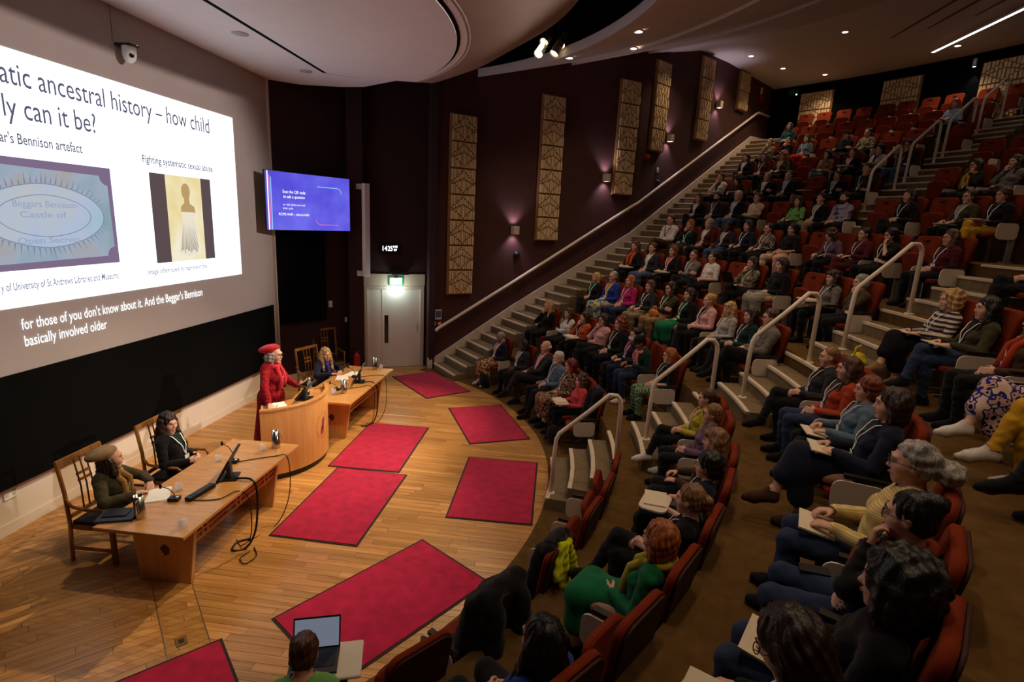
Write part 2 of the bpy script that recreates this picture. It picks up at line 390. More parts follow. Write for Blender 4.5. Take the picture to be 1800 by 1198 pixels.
for (s0, z0), (s1, z1) in zip(tops, tops[1:]):
    def pt(s): return F0 + FD[0] * s if s < 0 else facet(min(s, LT + 8.25) - 1e-4)[0]
    a, b = pt(s0), pt(s1); d = (b - a).normalized(); n = Vector((-d.y, d.x, 0)) * WO
    lo0, lo1 = max(0, z0 - 1.), max(0, z1 - 1.)
    sg.add([(a.x, a.y, lo0), (b.x, b.y, lo1), (b.x, b.y, z1), (a.x, a.y, z0), (a.x + n.x, a.y + n.y, lo0), (b.x + n.x, b.y + n.y, lo1), (b.x + n.x, b.y + n.y, z1), (a.x + n.x, a.y + n.y, z0)],
           [(0, 1, 2, 3), (3, 2, 6, 7), (0, 3, 7, 4), (1, 5, 6, 2), (4, 7, 6, 5)])
struct(sg.build('trim_1', M_CREAM), 'cream stringer board rising beside the stairs')
hr = thing('wall_handrail', 'long pale handrail climbing the maroon wall above the stairs', 'handrail', F0)
def wp(s, z, off=.09):
    p, d, n = facet(s); q = p + n * off; return Vector((q.x - F0.x, q.y - F0.y, z))
path = [wp(.0, 1.02), wp(.06, 1.08), wp(FL[0] - .02, 2.29), wp(LT - .15, 4.46), wp(LT + .05, 4.56), wp(LT + 6.95, 8.18), wp(LT + 7.12, 8.24), wp(LT + 7.3, 8.24), wp(LT + 8.0, 8.24)]
m = MB(); m.tube(path, .042, 10); m.build('rail', M_RAIL, hr)
for s in (.5, 2.2, 4.2, 6.1, 8.2, 10.3, 12.4):
    z = np.interp(s, [.06, FL[0], LT, LT + 6.95], [1.08, 2.29, 4.5, 8.18]); m = MB(); m.tube([wp(s, z - .02, -.02), wp(s, z - .05, .05), wp(s, z, .09)], .012, 6); m.build('bracket', M_RAIL, hr)
# back wall
bw = MB(); n = 40; a0 = math.degrees(math.atan2(F3.y - OY, F3.x - OX)) + .5
rows = [[polar(RB, -a0 + 2 * a0 * i / n, 6.2), polar(RB, -a0 + 2 * a0 * i / n, 10.3), polar(RB + .2, -a0 + 2 * a0 * i / n, 10.3), polar(RB + .2, -a0 + 2 * a0 * i / n, 6.2)] for i in range(n + 1)]
bw.sweep(rows, close=True); struct(bw.build('wall_back', M_BLACK), 'black curved wall behind the back row')
# ------------------------------------------------------------------ carved wooden panels
def cell_mesh(w, h, name):
    m = MB(); m.box((0, .010, 0), (w, .020, h - .022), mi=1); cols = 11; cw = (w - .03) / cols
    for i in range(cols):
        x = -w / 2 + .015 + (i + .5) * cw; u = abs(i - 5) / 5.
        cuts = sorted({0., 1., round(.08 + .40 * u, 3), round(.40 + .35 * (1 - u) * .6, 3), round(.92 - .40 * u, 3)})
        for k, (c0, c1) in enumerate(zip(cuts, cuts[1:])):
            z0, z1 = -h / 2 + .008 + c0 * (h - .016), -h / 2 + .008 + c1 * (h - .016)
            if z1 - z0 < .02: continue
            dp = .030 if (k + i) % 2 else .050
            m.box((x, .024 + dp / 2, (z0 + z1) / 2), (cw * .72, dp, z1 - z0 - .030))
    return m.mesh(name, [M_PALEW, pm('panel ground', rgb(158, 120, 72), .7)])
CELL = cell_mesh(.69, .622, 'cell')
def carved_panel(P, d, ztop, ncell, label, grp, me=CELL, w=.69, h=.622):
    """P: left lower reference point on the wall, d: along the wall"""
    t = thing('carved_panel', label, 'wall panel', (P.x, P.y, ztop - ncell * h), math.atan2(d.y, d.x) + 0, grp)
    # local x along the wall, local -y into the room
    m = MB(); m.box((w / 2, .03, ncell * h / 2), (w + .03, .06, ncell * h + .03)); m.build('backing', pm('panel backing', rgb(150, 112, 62), .7), t)
    for i in range(ncell):
        link('cell', me, t, loc=(w / 2, 0, (i + .5) * h), rot=(0, 0, pi))
    return t
GP = 'carved wooden panels on the maroon wall'
for s, zt, nc, lab in ((.335, 6.30, 7, 'tallest carved pale wooden wall panel, nearest the door'), (FL[0] + .57, 7.11, 6, 'six-square carved wooden wall panel, second from the door'), (FL[0] + 3.1, 7.88, 5, 'five-square carved wooden wall panel, third from the door'),
                       (LT + .47, 8.63, 4, 'four-square carved wooden wall panel beside the red alarm sounder'), (LT + 2.96, 9.27, 4, 'four-square carved wooden wall panel, fifth from the door'), (LT + 5.5, 9.36, 2, 'shortest carved wooden wall panel near the top of the stairs')):
    p, d, n = facet(s); p = p + n * .02
    carved_panel(Vector((p.x, p.y, 0)), d, zt, nc, lab, GP)
CELLW = cell_mesh(1.12, .62, 'cell')
for a, lab in ((46.6, 'wide carved panel on the black back wall, next to the exit sign'), (39.1, 'wide carved panel in the middle of the black back wall'), (31.6, 'wide carved panel on the back wall beside the small spotlight'), (24.0, 'wide carved panel furthest from the exit sign on the back wall')):
    P = polar(RB - .07, a); Q = polar(RB - .07, a - 3.1); d = (Q - P).normalized()
    carved_panel(P, d, 8.98, 4, lab, 'carved panels on the back wall', CELLW, 1.12, .62)
# ------------------------------------------------------------------ wall sconces
def sconce(s, z, label):
    p, d, n = facet(s); t = thing('wall_sconce', label, 'wall lamp', (p.x - n.x * WO, p.y - n.y * WO, z), math.atan2(n.y, n.x), 'up and down wall lamps')
    m = MB(); m.box((.02, 0, 0), (.04, .1, .12)); m.build('back_plate', M_DGREY, t)
    m = MB()
    for k in range(4): pass
    m.box((.04 + .008, 0, 0), (.016, .17, .21)); m.box((.04 + .152, 0, 0), (.016, .17, .21)); m.box((.12, .077, 0), (.144, .016, .21)); m.box((.12, -.077, 0), (.144, .016, .21)); m.build('shade', M_CREAM, t)
    m = MB(); m.box((.12, 0, 0), (.13, .13, .02)); m.build('lamp', glow('sconce lamp', (1., .86, .9), 14), t)
    for sg_ in (1, -1):
        l = lamp('sconce_light', 'SPOT', (.12, 0, .06 * sg_), 26, (.9, .74, 1.), t, spot_size=1.8, spot_blend=.8, shadow_soft_size=.04)
        l.rotation_euler = (0, pi if sg_ > 0 else 0, 0)
for s, z, lab in ((FL[0] - .12, 3.62, 'lit square wall lamp between the first two carved panels'), (FL[0] + 2.8, 5.2, 'lit square wall lamp beside the five-square carved panel'), (LT + 1.46, 6.6, 'lit square wall lamp beside the fourth carved panel'), (LT + 4.2, 8.03, 'lit square wall lamp highest up the stairs')):
    sconce(s, z, lab)
# small fittings on the side wall
def wall_bit(name, s, z, size, m, label, cat, off=.0):
    p, d, n = facet(s); q = p - n * (WO - off); t = thing(name, label, cat, (q.x, q.y, z), math.atan2(n.y, n.x))
    return t
t = wall_bit('alarm_sounder', LT + .42, 5.93, .1, None, 'small red alarm sounder on the maroon wall', 'alarm'); M90 = Matrix.Rotation(pi / 2, 3, 'Y')
m = MB(); m.lathe([(0, .13), (.055, .12), (.07, .08), (.07, 0)], 16, M=M90); m.build('body', pm('alarm red', rgb(190, 30, 24), .4), t); m = MB(); m.lathe([(.075, .02), (.075, 0), (0, 0)], 16, M=M90); m.build('base', pm('alarm red', rgb(190, 30, 24), .4), t)
t = wall_bit('light_switch', LT + 1.1, 5.62, .1, None, 'white switch plate below the red alarm sounder', 'switch')
m = MB(); m.box((.012, 0, 0), (.024, .1, .15)); m.build('plate', M_WHITEP, t, .004); m = MB(); m.box((.03, 0, 0), (.012, .03, .05)); m.build('rocker', M_WHITEP, t)
for s, z, lab in ((FL[0] + .02, 2.97, 'small black dome fitting low on the maroon wall'), (LT + 1.15, 5.25, 'small black dome fitting higher up the maroon wall')):
    t = wall_bit('dome_camera', s, z, .1, None, lab, 'camera'); m = MB(); m.lathe([(.09, 0), (.09, .03), (.07, .08), (.03, .11), (0, .115)], 16, M=M90); m.build('dome', M_BLK, t)
    m = MB(); m.lathe([(.1, .0), (.1, .015), (.09, .015)], 16, M=M90); m.build('ring', M_DGREY, t)
t = wall_bit('call_point', .12, 1.25, .1, None, 'blue notice with a red fire call point by the bottom of the stairs', 'call point')
m = MB(); m.box((.008, 0, .17), (.016, .17, .26)); m.build('notice', M_WHITEP, t); m = MB(); m.box((.018, 0, .18), (.006, .14, .17)); m.build('notice_panel', pm('notice blue', rgb(70, 110, 170), .5), t)
m = MB(); m.box((.025, .02, -.06), (.05, .12, .12)); m.build('box', pm('alarm red', rgb(190, 30, 24), .4), t, .006); m = MB(); m.box((.02, -.13, -.06), (.04, .1, .1)); m.build('switch', M_WHITEP, t, .005)
m = MB(); m.box((.052, .02, -.06), (.004, .07, .05)); m.build('glass', M_WHITEP, t)
# ------------------------------------------------------------------ door bay
D0 = Vector((-5.04, 12.72, 0)); DD = Vector((1.3, .67, 0)).normalized(); DN = Vector((DD.y, -DD.x, 0)); DA = math.atan2(DD.y, DD.x)
def dpt(u, off=0., z=0.): return D0 + DD * u + DN * off + Vector((0, 0, z))
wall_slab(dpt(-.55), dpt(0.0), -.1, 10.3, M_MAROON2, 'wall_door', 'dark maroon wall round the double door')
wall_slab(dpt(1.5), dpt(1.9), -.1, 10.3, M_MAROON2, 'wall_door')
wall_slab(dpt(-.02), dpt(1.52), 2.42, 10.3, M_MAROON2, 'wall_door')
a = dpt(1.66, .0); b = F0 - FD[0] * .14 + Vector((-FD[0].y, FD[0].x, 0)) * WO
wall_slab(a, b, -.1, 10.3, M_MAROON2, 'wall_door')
# cream lower return by the stairs
m = MB(); d = (b - a); c = (a + b) / 2; m.box((c.x, c.y, .1), (d.length + .04, .05, .36), math.atan2(d.y, d.x)); struct(m.build('trim_2', M_CREAM), 'cream skirting between the door and the stairs')
door = thing('door_1', 'pale double door with a narrow dark window under a green exit sign', 'door', D0, DA); door['kind'] = 'structure'; del door['category']
def dbx(u0, u1, z0, z1, y0, y1): return (((u0 + u1) / 2, (y0 + y1) / 2, (z0 + z1) / 2), (u1 - u0, y1 - y0, z1 - z0))
MD = pm('door paint', rgb(232, 226, 220), .5, var=.02, vs_=3)
m = MB(); m.box(*dbx(0, .08, 0, 2.06, -.06, .1)); m.box(*dbx(1.4, 1.5, 0, 2.06, -.06, .1)); m.box(*dbx(0, 1.5, 2.04, 2.12, -.06, .1)); m.build('frame', M_CREAM, door, .006)
m = MB(); m.box(*dbx(-.02, 1.52, 2.12, 2.42, -.04, .12)); m.build('lintel', M_CREAM, door, .006)
m = MB(); m.box(*dbx(.08, .448, .01, 2.035, .0, .05)); m.build('narrow_leaf', MD, door, .004)
m = MB(); m.box(*dbx(.455, .50, .01, 2.035, -.005, .05)); m.box(*dbx(.60, 1.4, .01, 2.035, -.005, .05)); m.box(*dbx(.50, .60, .01, .64, -.005, .05)); m.box(*dbx(.50, .60, 1.37, 2.035, -.005, .05)); lf = m.build('wide_leaf', MD, door)
m = MB(); m.box(*dbx(.50, .60, .64, 1.37, .015, .03)); m.build('glass', pm('dark door glass', rgb(40, 32, 28), .1), lf)
m = MB(); m.box(*dbx(.44, .462, .01, 2.035, -.015, 0)); m.build('meeting_bead', MD, lf)
m = MB(); m.tube([(1.33, -.02, .95), (1.33, -.06, .95), (1.33, -.06, 1.15), (1.33, -.02, 1.15)], .01, 8); m.build('handle', M_CHROME, lf)
ex = thing('exit_sign', 'lit green and white exit sign above the double door', 'exit sign', dpt(.78, .05, 2.24), DA)
m = MB(); m.box((0, 0, 0), (.34, .06, .21)); m.build('housing', pm('sign green', rgb(40, 160, 90), .5, emit=.8), ex, .004)
m = MB(); m.box((0, -.033, 0), (.29, .006, .165)); m.build('face', glow('exit face', (.62, 1., .78), 2.6), ex)
m = MB(); m.box((0, .0, .12), (.10, .1, .05)); m.build('mount', M_DGREY, ex)
lamp('exit_light', 'POINT', (0, -.2, -.16), 9, (.8, 1, .9), ex, shadow_soft_size=.1)
m = MB(); m.box((0, 0, 0), (.42, .3, .07)); o = m.build('network_box', M_DGREY, None, .01, loc=dpt(.85, .155, 2.46), rot=(0, 0, DA)); tag(o, 'flat grey box lying on top of the door frame', 'box')
ck = thing('digital_clock', 'digital clock showing 14:25 in white on the dark wall above the door', 'clock', dpt(.64, .02, 3.05), DA)
m = MB(); m.box((0, .0, 0), (.52, .03, .26)); m.build('case', M_BLK, ck, .004)
G_CLK = glow('clock digits', (.9, .9, 1.), 3.)
flat_text('hour_digits', '14', G_CLK, ck, (0, -.018, 0), (1, 0, 0), (0, 0, 1), -.18, -.07, -.06, .17, .01)
flat_text('minute_digits', '25', G_CLK, ck, (0, -.018, 0), (1, 0, 0), (0, 0, 1), -.055, .06, -.06, .17, .01)
flat_text('second_digits', '16', G_CLK, ck, (0, -.018, 0), (1, 0, 0), (0, 0, 1), .075, .12, .02, .075, .01); flat_text('second_digits', '03', G_CLK, ck, (0, -.018, 0), (1, 0, 0), (0, 0, 1), .13, .18, .02, .075, .01)
flat_text('day_digits', '07', G_CLK, ck, (0, -.018, 0), (1, 0, 0), (0, 0, 1), .09, .17, -.06, .075, .01)
# column beside the door and the wall behind the television
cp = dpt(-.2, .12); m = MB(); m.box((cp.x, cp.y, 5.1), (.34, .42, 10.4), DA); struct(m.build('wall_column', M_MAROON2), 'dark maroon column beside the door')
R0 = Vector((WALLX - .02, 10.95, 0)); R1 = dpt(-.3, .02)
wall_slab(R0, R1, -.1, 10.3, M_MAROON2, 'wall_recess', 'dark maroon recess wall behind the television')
rd = (R1 - R0).normalized(); rn = Vector((rd.y, -rd.x, 0)); ra = math.atan2(rd.y, rd.x)
m = MB(); c = R0 + rd * .62 + rn * .035; m.box((c.x, c.y, 2.75), (1.16, .05, 2.75), ra); tag(m.build('black_cloth_panel', M_BLACK), 'tall black cloth panel on the recess wall under the television', 'wall panel')
m = MB(); c = (R0 + R1) / 2 + rn * .015; m.box((c.x, c.y, .09), ((R1 - R0).length, .03, .18), ra); struct(m.build('baseboard_recess', M_CREAM))
for u, z, sz, mm, lab, nm in ((1.33, 1.72, (.1, .15), M_WHITEP, 'white switch plate on the recess wall beside the black cloth', 'light_switch'), (1.75, 1.3, (.06, .12), M_WHITEP, 'small white switch near the door column', 'light_switch'), (1.45, 1.0, (.11, .11), pm('brass plate', rgb(70, 50, 40), .4), 'dark socket plate low on the recess wall', 'socket')):
    c = R0 + rd * u + rn * .01; t = thing(nm, lab, 'switch' if nm == 'light_switch' else 'socket', (c.x, c.y, z), ra); m = MB(); m.box((0, 0, 0), (sz[0], .022, sz[1])); m.build('plate', mm, t, .003)
    m = MB(); m.box((0, -.016, 0), (sz[0] * .4, .012, sz[1] * .3)); m.build('rocker', mm, t)
# line-array loudspeaker
sp = dpt(.02, .30); ls = thing('column_loudspeaker', 'tall narrow white column loudspeaker standing off the wall beside the television', 'loudspeaker', (sp.x, sp.y, 2.38), DA + .5)
m = MB(); m.box((0, 0, 1.08), (.16, .17, 2.16)); m.build('cabinet', pm('speaker white', rgb(240, 236, 244), .5), ls, .012)
m = MB(); m.box((0, -.088, 1.08), (.13, .006, 2.08)); m.build('grille', pm('speaker grille', rgb(224, 220, 230), .6, var=.05, vs_=300), ls)
for z in (.08, 2.08): m = MB(); m.box((-.13, .02, z), (.12, .1, .12)); m.build('bracket', M_WHITEP, ls)
# ------------------------------------------------------------------ screen wall
YA, YB = 3.2, 10.9
wall_slab(Vector((WALLX, YA, 0)), Vector((WALLX, YB, 0)), -.1, 10.3, M_WALLG, 'wall_screen', 'smooth grey wall used as projection screen')
m = MB(); m.box((WALLX + .006, (YA + YB) / 2, .28), (.012, YB - YA, .56)); struct(m.build('trim_3', M_CREAM), 'cream band of wall below the black board')
m = MB(); m.box((WALLX + .018, (YA + YB) / 2, .065), (.026, YB - YA, .13)); struct(m.build('baseboard_screen', M_CREAM), 'cream baseboard below the black board')
m = MB(); m.box((WALLX + .0, YB + .012, 3.2), (.1, .03, 6.4)); struct(m.build('trim_4', M_CREAM), 'pale edge of the projection wall')
bd = thing('black_board', 'long black board running along the wall below the projection', 'board', (WALLX + .006, (YA + 10.75) / 2, 1.2))
m = MB(); m.box((.022, 0, 0), (.03, 10.75 - YA, 1.3)); m.build('panel', M_BOARD, bd)
m = MB(); m.box((.03, 0, -.66), (.06, 10.75 - YA, .02)); m.build('ledge', pm('ledge wood', rgb(110, 70, 50), .6), bd)
m = MB(); m.box((.0, 0, 0), (.02, .15, .09)); t = m.build('plate', M_WHITEP, None, .003, loc=(0, 0, 0)); w = thing('wall_socket', 'white double socket low on the cream wall', 'socket', (WALLX + .02, 5.02, .46)); t.parent = w
m = MB(); [m.box((.012, y, .01), (.006, .03, .03)) for y in (-.04, .04)]; m.build('outlets', M_CREAM, w)
# ceiling camera
wc = thing('dome_camera', 'white dome camera hanging on the wall above the slide', 'camera', (WALLX, 7.32, 5.92))
m = MB(); m.box((.11, 0, .0), (.24, .16, .03)); m.build('bracket', M_DGREY, wc, .004)
m = MB(); m.lathe([(.085, .0), (.085, -.1), (.07, -.16), (.03, -.2), (0, -.205)], 20, (.14, 0, -.015)); b_ = m.build('dome', M_WHITEP, wc)
m = MB(); m.lathe([(0, .02), (.03, .012), (.034, 0)], 14, (.2, -.035, -.13), M=Matrix.Rotation(pi / 2, 3, 'Y') @ Matrix.Rotation(.4, 3, 'X')); m.build('lens', M_BLK, b_)
m = MB(); m.tube([(.005, -.1, .02), (.005, -.1, .45)], .008, 6); m.build('conduit', M_WALLG, wc)
m = MB(); m.box((.225, .05, .01), (.008, .012, .012)); m.build('indicator', glow('green led', (.7, 1, .1), 3), wc)
# ------------------------------------------------------------------ projected slide
SLW = 1.0
G_WHITE = glow('slide white', (.90, .95, 1.), 1.8)
G_TXT = glow('slide title ink', rgb(98, 98, 124), .8); G_TXT2 = glow('slide grey ink', rgb(104, 106, 130), .7); G_TXT3 = glow('slide pale ink', rgb(140, 144, 176), .7)
G_CAP = glow('caption white', (1, 1, 1), 1.25)
sl = thing('projected_slide', 'bright white projected slide with two pictures on the grey wall', 'projection', (WALLX, 7.24, 2.6))
SO = Vector((0, -7.24, -2.6)); EX, EY = (0, 1, 0), (0, 0, 1)
def srect(name, y0, y1, z0, z1, m, lift=.004, parent=sl):
    b = MB(); b.add([(lift, y0 - 7.24, z0 - 2.6), (lift, y1 - 7.24, z0 - 2.6), (lift, y1 - 7.24, z1 - 2.6), (lift, y0 - 7.24, z1 - 2.6)], [(0, 1, 2, 3)]); return b.build(name, m, parent)
def spoly(name, pts, m, lift, parent=sl):
    b = MB(); b.add([(lift, p[0] - 7.24, p[1] - 2.6) for p in pts], [tuple(range(len(pts)))]); return b.build(name, m, parent)
srect('slide_field', 4.72, 9.75, 2.6, 5.435, G_WHITE, .006)
def stext(body, y0, y1, z, h, m, bold=0., name='slide_text'):
    return flat_text(name, body, m, sl, (0.0, -7.24, -2.6), EX, EY, y0, y1, z, h, bold, lift=.012)
stext('atic ancestral history – how child', 5.62, 9.07, 5.06, .345, G_TXT, .001)
stext('ly can it be?', 5.61, 6.79, 4.71, .345, G_TXT, .001)
stext("ar's Bennison artefact", 5.52, 6.54, 4.43, .165, G_TXT2, .010)
stext('Fighting systematic sexual abuse', 7.52, 9.08, 4.43, .15, G_TXT2, .014)
stext('y of University of St Andrews Libraries and Museums', 5.29, 6.88, 2.80, .13, G_TXT3, .012)
stext('Image often used to represent the', 7.41, 8.75, 2.80, .11, G_TXT3, .012)
stext("for those of you don't know about it. And the Beggar's Bennison", 5.45, 8.58, 2.335, .185, G_CAP, .008, 'caption')
stext('basically involved older', 5.46, 6.60, 2.135, .185, G_CAP, .008, 'caption')
# left picture: engraved plate
pc = srect('plate_picture', 5.0, 6.93, 3.02, 4.28, glow('picture mauve', rgb(138, 118, 150), .8), .010)
def glow_grad(name, c1, c2, c3, k):
    m = glow(name, c1, k); nt = m.node_tree; e = nt.nodes['Emission']; tc = nt.nodes.new('ShaderNodeTexCoord'); n = nt.nodes.new('ShaderNodeTexNoise'); n.inputs['Scale'].default_value = 1.3; n.inputs['Detail'].default_value = 3
    r = nt.nodes.new('ShaderNodeValToRGB'); r.color_ramp.elements[0].position = .35; r.color_ramp.elements[1].position = .65; r.color_ramp.elements[0].color = (*c1, 1); r.color_ramp.elements[1].color = (*c3, 1)
    x = r.color_ramp.elements.new(.5); x.color = (*c2, 1); nt.links.new(tc.outputs['Object'], n.inputs['Vector']); nt.links.new(n.outputs['Fac'], r.inputs['Fac']); nt.links.new(r.outputs['Color'], e.inputs[0])
    return m
G_PLATE = glow_grad('engraved silver', rgb(150, 176, 188), rgb(172, 186, 206), rgb(184, 176, 170), .82)
G_PLATE2 = glow_grad('engraved oval', rgb(170, 198, 214), rgb(184, 198, 222), rgb(194, 200, 206), .88)
G_INK = glow('engraving ink', rgb(128, 146, 180), .75); G_INKL = glow('engraving light', rgb(158, 176, 208), .85)
cx0, cz0 = 5.95, 3.64
plate = [(5.05, 4.20), (6.74, 4.17)] + [(6.86 - .12 * math.cos(a), 4.17 - .12 * math.sin(a)) for a in np.linspace(0, pi / 2, 6)] + [(6.87, 3.25)] + [(6.87 - .12 * math.sin(a), 3.12 + .12 * math.cos(a)) for a in np.linspace(0, pi / 2, 6)] + [(5.05, 3.09)]
spoly('plate', plate[::-1], G_PLATE, .013, pc).location = (0, 0, 0)
def oval(a, b, n=48): return [(cx0 + a * math.copysign(abs(math.cos(t)) ** 1.15, math.cos(t)), cz0 + b * math.sin(t)) for t in np.linspace(0, 2 * pi, n, endpoint=False)]
def oring(name, a, b, w, m, lift):
    P, Q = oval(a, b), oval(a - w, b - w * .8); B = MB(); n = len(P)
    B.add([(lift, p[0] - 7.24, p[1] - 2.6) for p in P + Q], [(i, (i + 1) % n, n + (i + 1) % n, n + i) for i in range(n)]); B.build(name, m, pc)
spoly('oval', oval(.80, .38), G_PLATE2, .015, pc)
oring('oval_line', .80, .38, .012, G_INK, .017); oring('oval_line', .60, .25, .010, G_INK, .017)
rayb = MB()
for i, t in enumerate(np.linspace(0, 2 * pi, 66, endpoint=False)):
    c, s_ = math.copysign(abs(math.cos(t)) ** 1.15, math.cos(t)), math.sin(t); x0, z0 = cx0 + .81 * c, cz0 + .385 * s_; L = .085 + .03 * ((i * 7) % 3); x1, z1 = x0 + c * L * .6 + .02, z0 + s_ * L; w = .009
    rayb.add([(.017, x0 - w - 7.24, z0 - 2.6), (.017, x0 + w - 7.24, z0 - 2.6), (.017, x1 - 7.24, z1 - 2.6)], [(0, 1, 2)])
rayb.build('engraved_rays', G_INK, pc)
def ptext(b, y0, y1, z, h, m=G_INKL): flat_text('engraved_text', b, m, pc, (0, -7.24, -2.6), EX, EY, y0, y1, z, h, .005, lift=.019)
ptext("Beggars Bennison", 5.55, 6.35, 3.74, .11); ptext('Castle of', 5.62, 6.2, 3.62, .1); ptext('Open Secrets', 5.55, 6.35, 3.32, .10)
# right picture: draped statue, plain stand-in
st = srect('statue_picture', 7.62, 8.99, 2.955, 4.295, glow('picture brown', rgb(104, 88, 90), .75), .010)
srect('paper_strip', 7.93, 8.74, 2.955, 4.295, glow_grad('old paper', rgb(236, 214, 150), rgb(244, 230, 180), rgb(250, 240, 214), .95), .013, st)
G_FIG = glow('drawing shade', rgb(196, 164, 112), .9); G_FIGD = glow('drawing dark', rgb(120, 104, 96), .75); G_FIGL = glow('drawing light', rgb(236, 226, 206), 1.)
fx = 8.36
spoly('figure_head', [(fx + .10 * math.cos(t), 4.06 + .13 * math.sin(t)) for t in np.linspace(0, 2 * pi, 18, endpoint=False)], G_FIG, .015, st)
spoly('figure_neck', [(fx - .06, 3.8), (fx + .08, 3.8), (fx + .07, 4.0), (fx - .04, 4.0)], G_FIG, .015, st)
spoly('figure_bust', [(fx - .14, 3.74), (fx + .2, 3.73), (fx + .18, 3.82), (fx + .06, 3.88), (fx - .05, 3.88), (fx - .13, 3.82)], G_FIG, .015, st)
spoly('figure_drape', [(fx - .26, 3.1), (fx - .05, 3.02), (fx + .2, 3.06), (fx + .24, 3.4), (fx + .17, 3.65), (fx - .12, 3.65), (fx - .16, 3.4)], G_FIGL, .015, st)
spoly('figure_torso', [(fx - .13, 3.64), (fx + .17, 3.64), (fx + .19, 3.74), (fx - .13, 3.75)], G_FIGL, .014, st)
fb = MB(); rr = random.Random(5)
for i in range(16):
    x = fx - .2 + .4 * i / 15; z0 = 3.08 + rr.random() * .06; z1 = 3.5 + rr.random() * .12; xx = fx + (x - fx) * .6; w = .006
    fb.add([(.018, x - w - 7.24, z0 - 2.6), (.018, x + w - 7.24, z0 - 2.6), (.018, xx + .004 - 7.24, z1 - 2.6)], [(0, 1, 2)])
fb.build('figure_folds', G_FIGD, st)
# ------------------------------------------------------------------ projector at the back of the hall
pj = thing('projector', 'projector under the ceiling at the back of the hall', 'projector', polar(19.6, -1, 8.2), math.radians(179)); m = MB(); m.box((0, 0, 0), (.6, .55, .22)); m.build('case', M_WHITEP, pj, .02); m = MB(); m.lathe([(0, .32), (.07, .32), (.08, .28), (.08, .2)], 16, M=Matrix.Rotation(pi / 2, 3, 'Y')); m.build('lens', M_BLK, pj); m = MB(); m.tube([(0, 0, .1), (0, 0, 1.05)], .03, 8); m.build('pole', M_WHITEP, pj)
lamp('projector_lamp', 'SPOT', polar(19.2, -1, 8.15), PROJ_W, (1., .84, .78), None, spot_size=.40, spot_blend=.5, shadow_soft_size=.22, aim=(WALLX, 7.5, 3.3))
# ------------------------------------------------------------------ television
TL, TR = Vector((-6.06, 10.30, 4.02)), Vector((-5.07, 12.02, 4.02)); td = (TR - TL); td.z = 0; TW = td.length; td.normalize(); tn = Vector((td.y, -td.x, 0)); TH = 1.14
tv = thing('television', 'large flat television showing a purple information screen', 'television', (TL + TR) / 2, math.atan2(td.y, td.x))
m = MB(); m.box((0, .03, 0), (TW + .03, .05, TH + .03)); m.build('housing', M_BLK, tv, .006)
G_TV = glow_grad('tv purple', rgb(84, 78, 216), rgb(98, 92, 226), rgb(112, 108, 236), 1.0)
m = MB(); m.add([(-TW / 2, -.0, -TH / 2), (TW / 2, -.0, -TH / 2), (TW / 2, -.0, TH / 2), (-TW / 2, -.0, TH / 2)], [(0, 1, 2, 3)]); sc = m.build('screen', G_TV, tv)
G_TVW = glow('tv white', (1, 1, 1), 1.15); G_TVC = glow('tv cyan', rgb(150, 225, 255), 1.1); G_TVP = glow('tv pink', rgb(250, 120, 170), 1.)
def tvt(b, u0, u1, v, h, bold=.01): flat_text('screen_text', b, G_TVW, sc, (0, 0, 0), (1, 0, 0), (0, 0, 1), u0 * TW - TW / 2, u1 * TW - TW / 2, v * TH - TH / 2, h * TH, bold, lift=.004)
tvt('Scan the QR code', .18, .44, .645, .075); tvt('to ask a question', .185, .43, .56, .075); tvt('or visit slido.com and', .18, .43, .43, .055, 0); tvt('enter code', .175, .29, .365, .055, 0); tvt('RCPE-WiFi - chiron1681', .13, .475, .255, .062)
def tvline(pts, w, m):
    B = MB(); B.sweep([[(a * TW - TW / 2 - nx * w, -.006, b * TH - TH / 2 - nz * w), (a * TW - TW / 2 + nx * w, -.006, b * TH - TH / 2 + nz * w)] for a, b, nx, nz in pts]); B.build('screen_line', m, sc)
tvline([(.022, 0, 1, 0), (.022, 1, 1, 0)], .012, G_TVW); tvline([(.040, 0, 1, 0), (.040, .93, 1, 0)], .009, G_TVP); tvline([(.056, 0, 1, 0), (.056, .9, 1, 0)], .007, G_TVC)
tvline([(.58, .80, 0, 1), (.83, .80, 0, 1), (.865, .785, .7, .7), (.885, .74, 1, 0), (.885, .70, 1, 0)], .006, G_TVC)
tvline([(.56, .21, 1, 0), (.565, .16, .8, .6), (.585, .12, .5, .8), (.62, .105, 0, 1), (.84, .105, 0, 1)], .006, G_TVP)
m = MB(); m.box((.1, .2, 0), (.5, .3, .4)); m.build('wall_mount', M_BLK, tv)
# ------------------------------------------------------------------ stage canopy
ZC = 6.36
can = MB()
far = [(-6.4, 10.93), (-5.81, 11.36), (-4.97, 11.47), (-4.46, 11.41), (-3.6, 10.85)]
arc = [(-6.12 + 4.55 * math.cos(math.radians(a)), 7.45 + 4.55 * math.sin(math.radians(a))) for a in range(50, -51, -4)]
poly = far + arc + [(x, 2 * OY - y) for x, y in far[::-1]]
can.prism(poly, ZC + .025, ZC + .2); can.build('ceiling_canopy', M_CEIL); struct(bpy.data.objects['ceiling_canopy'], 'pale stage ceiling canopy')
disc = [(-4.72, 10.27), (-4.12, 10.6), (-3.62, 10.55)] + [(-6.12 + 4.35 * math.cos(math.radians(a)), 7.45 + 4.35 * math.sin(math.radians(a))) for a in range(47, -48, -3)]
disc += [(-3.62, 2 * OY - 10.55), (-4.12, 2 * OY - 10.6), (-4.72, 2 * OY - 10.27)]
cenx = sum(p[0] for p in disc) / len(disc)
def grow(poly, k): return [(cenx + (x - cenx) * (1 + k / 1.8), OY + (y - OY) * (1 + k / 3.1)) for x, y in poly]
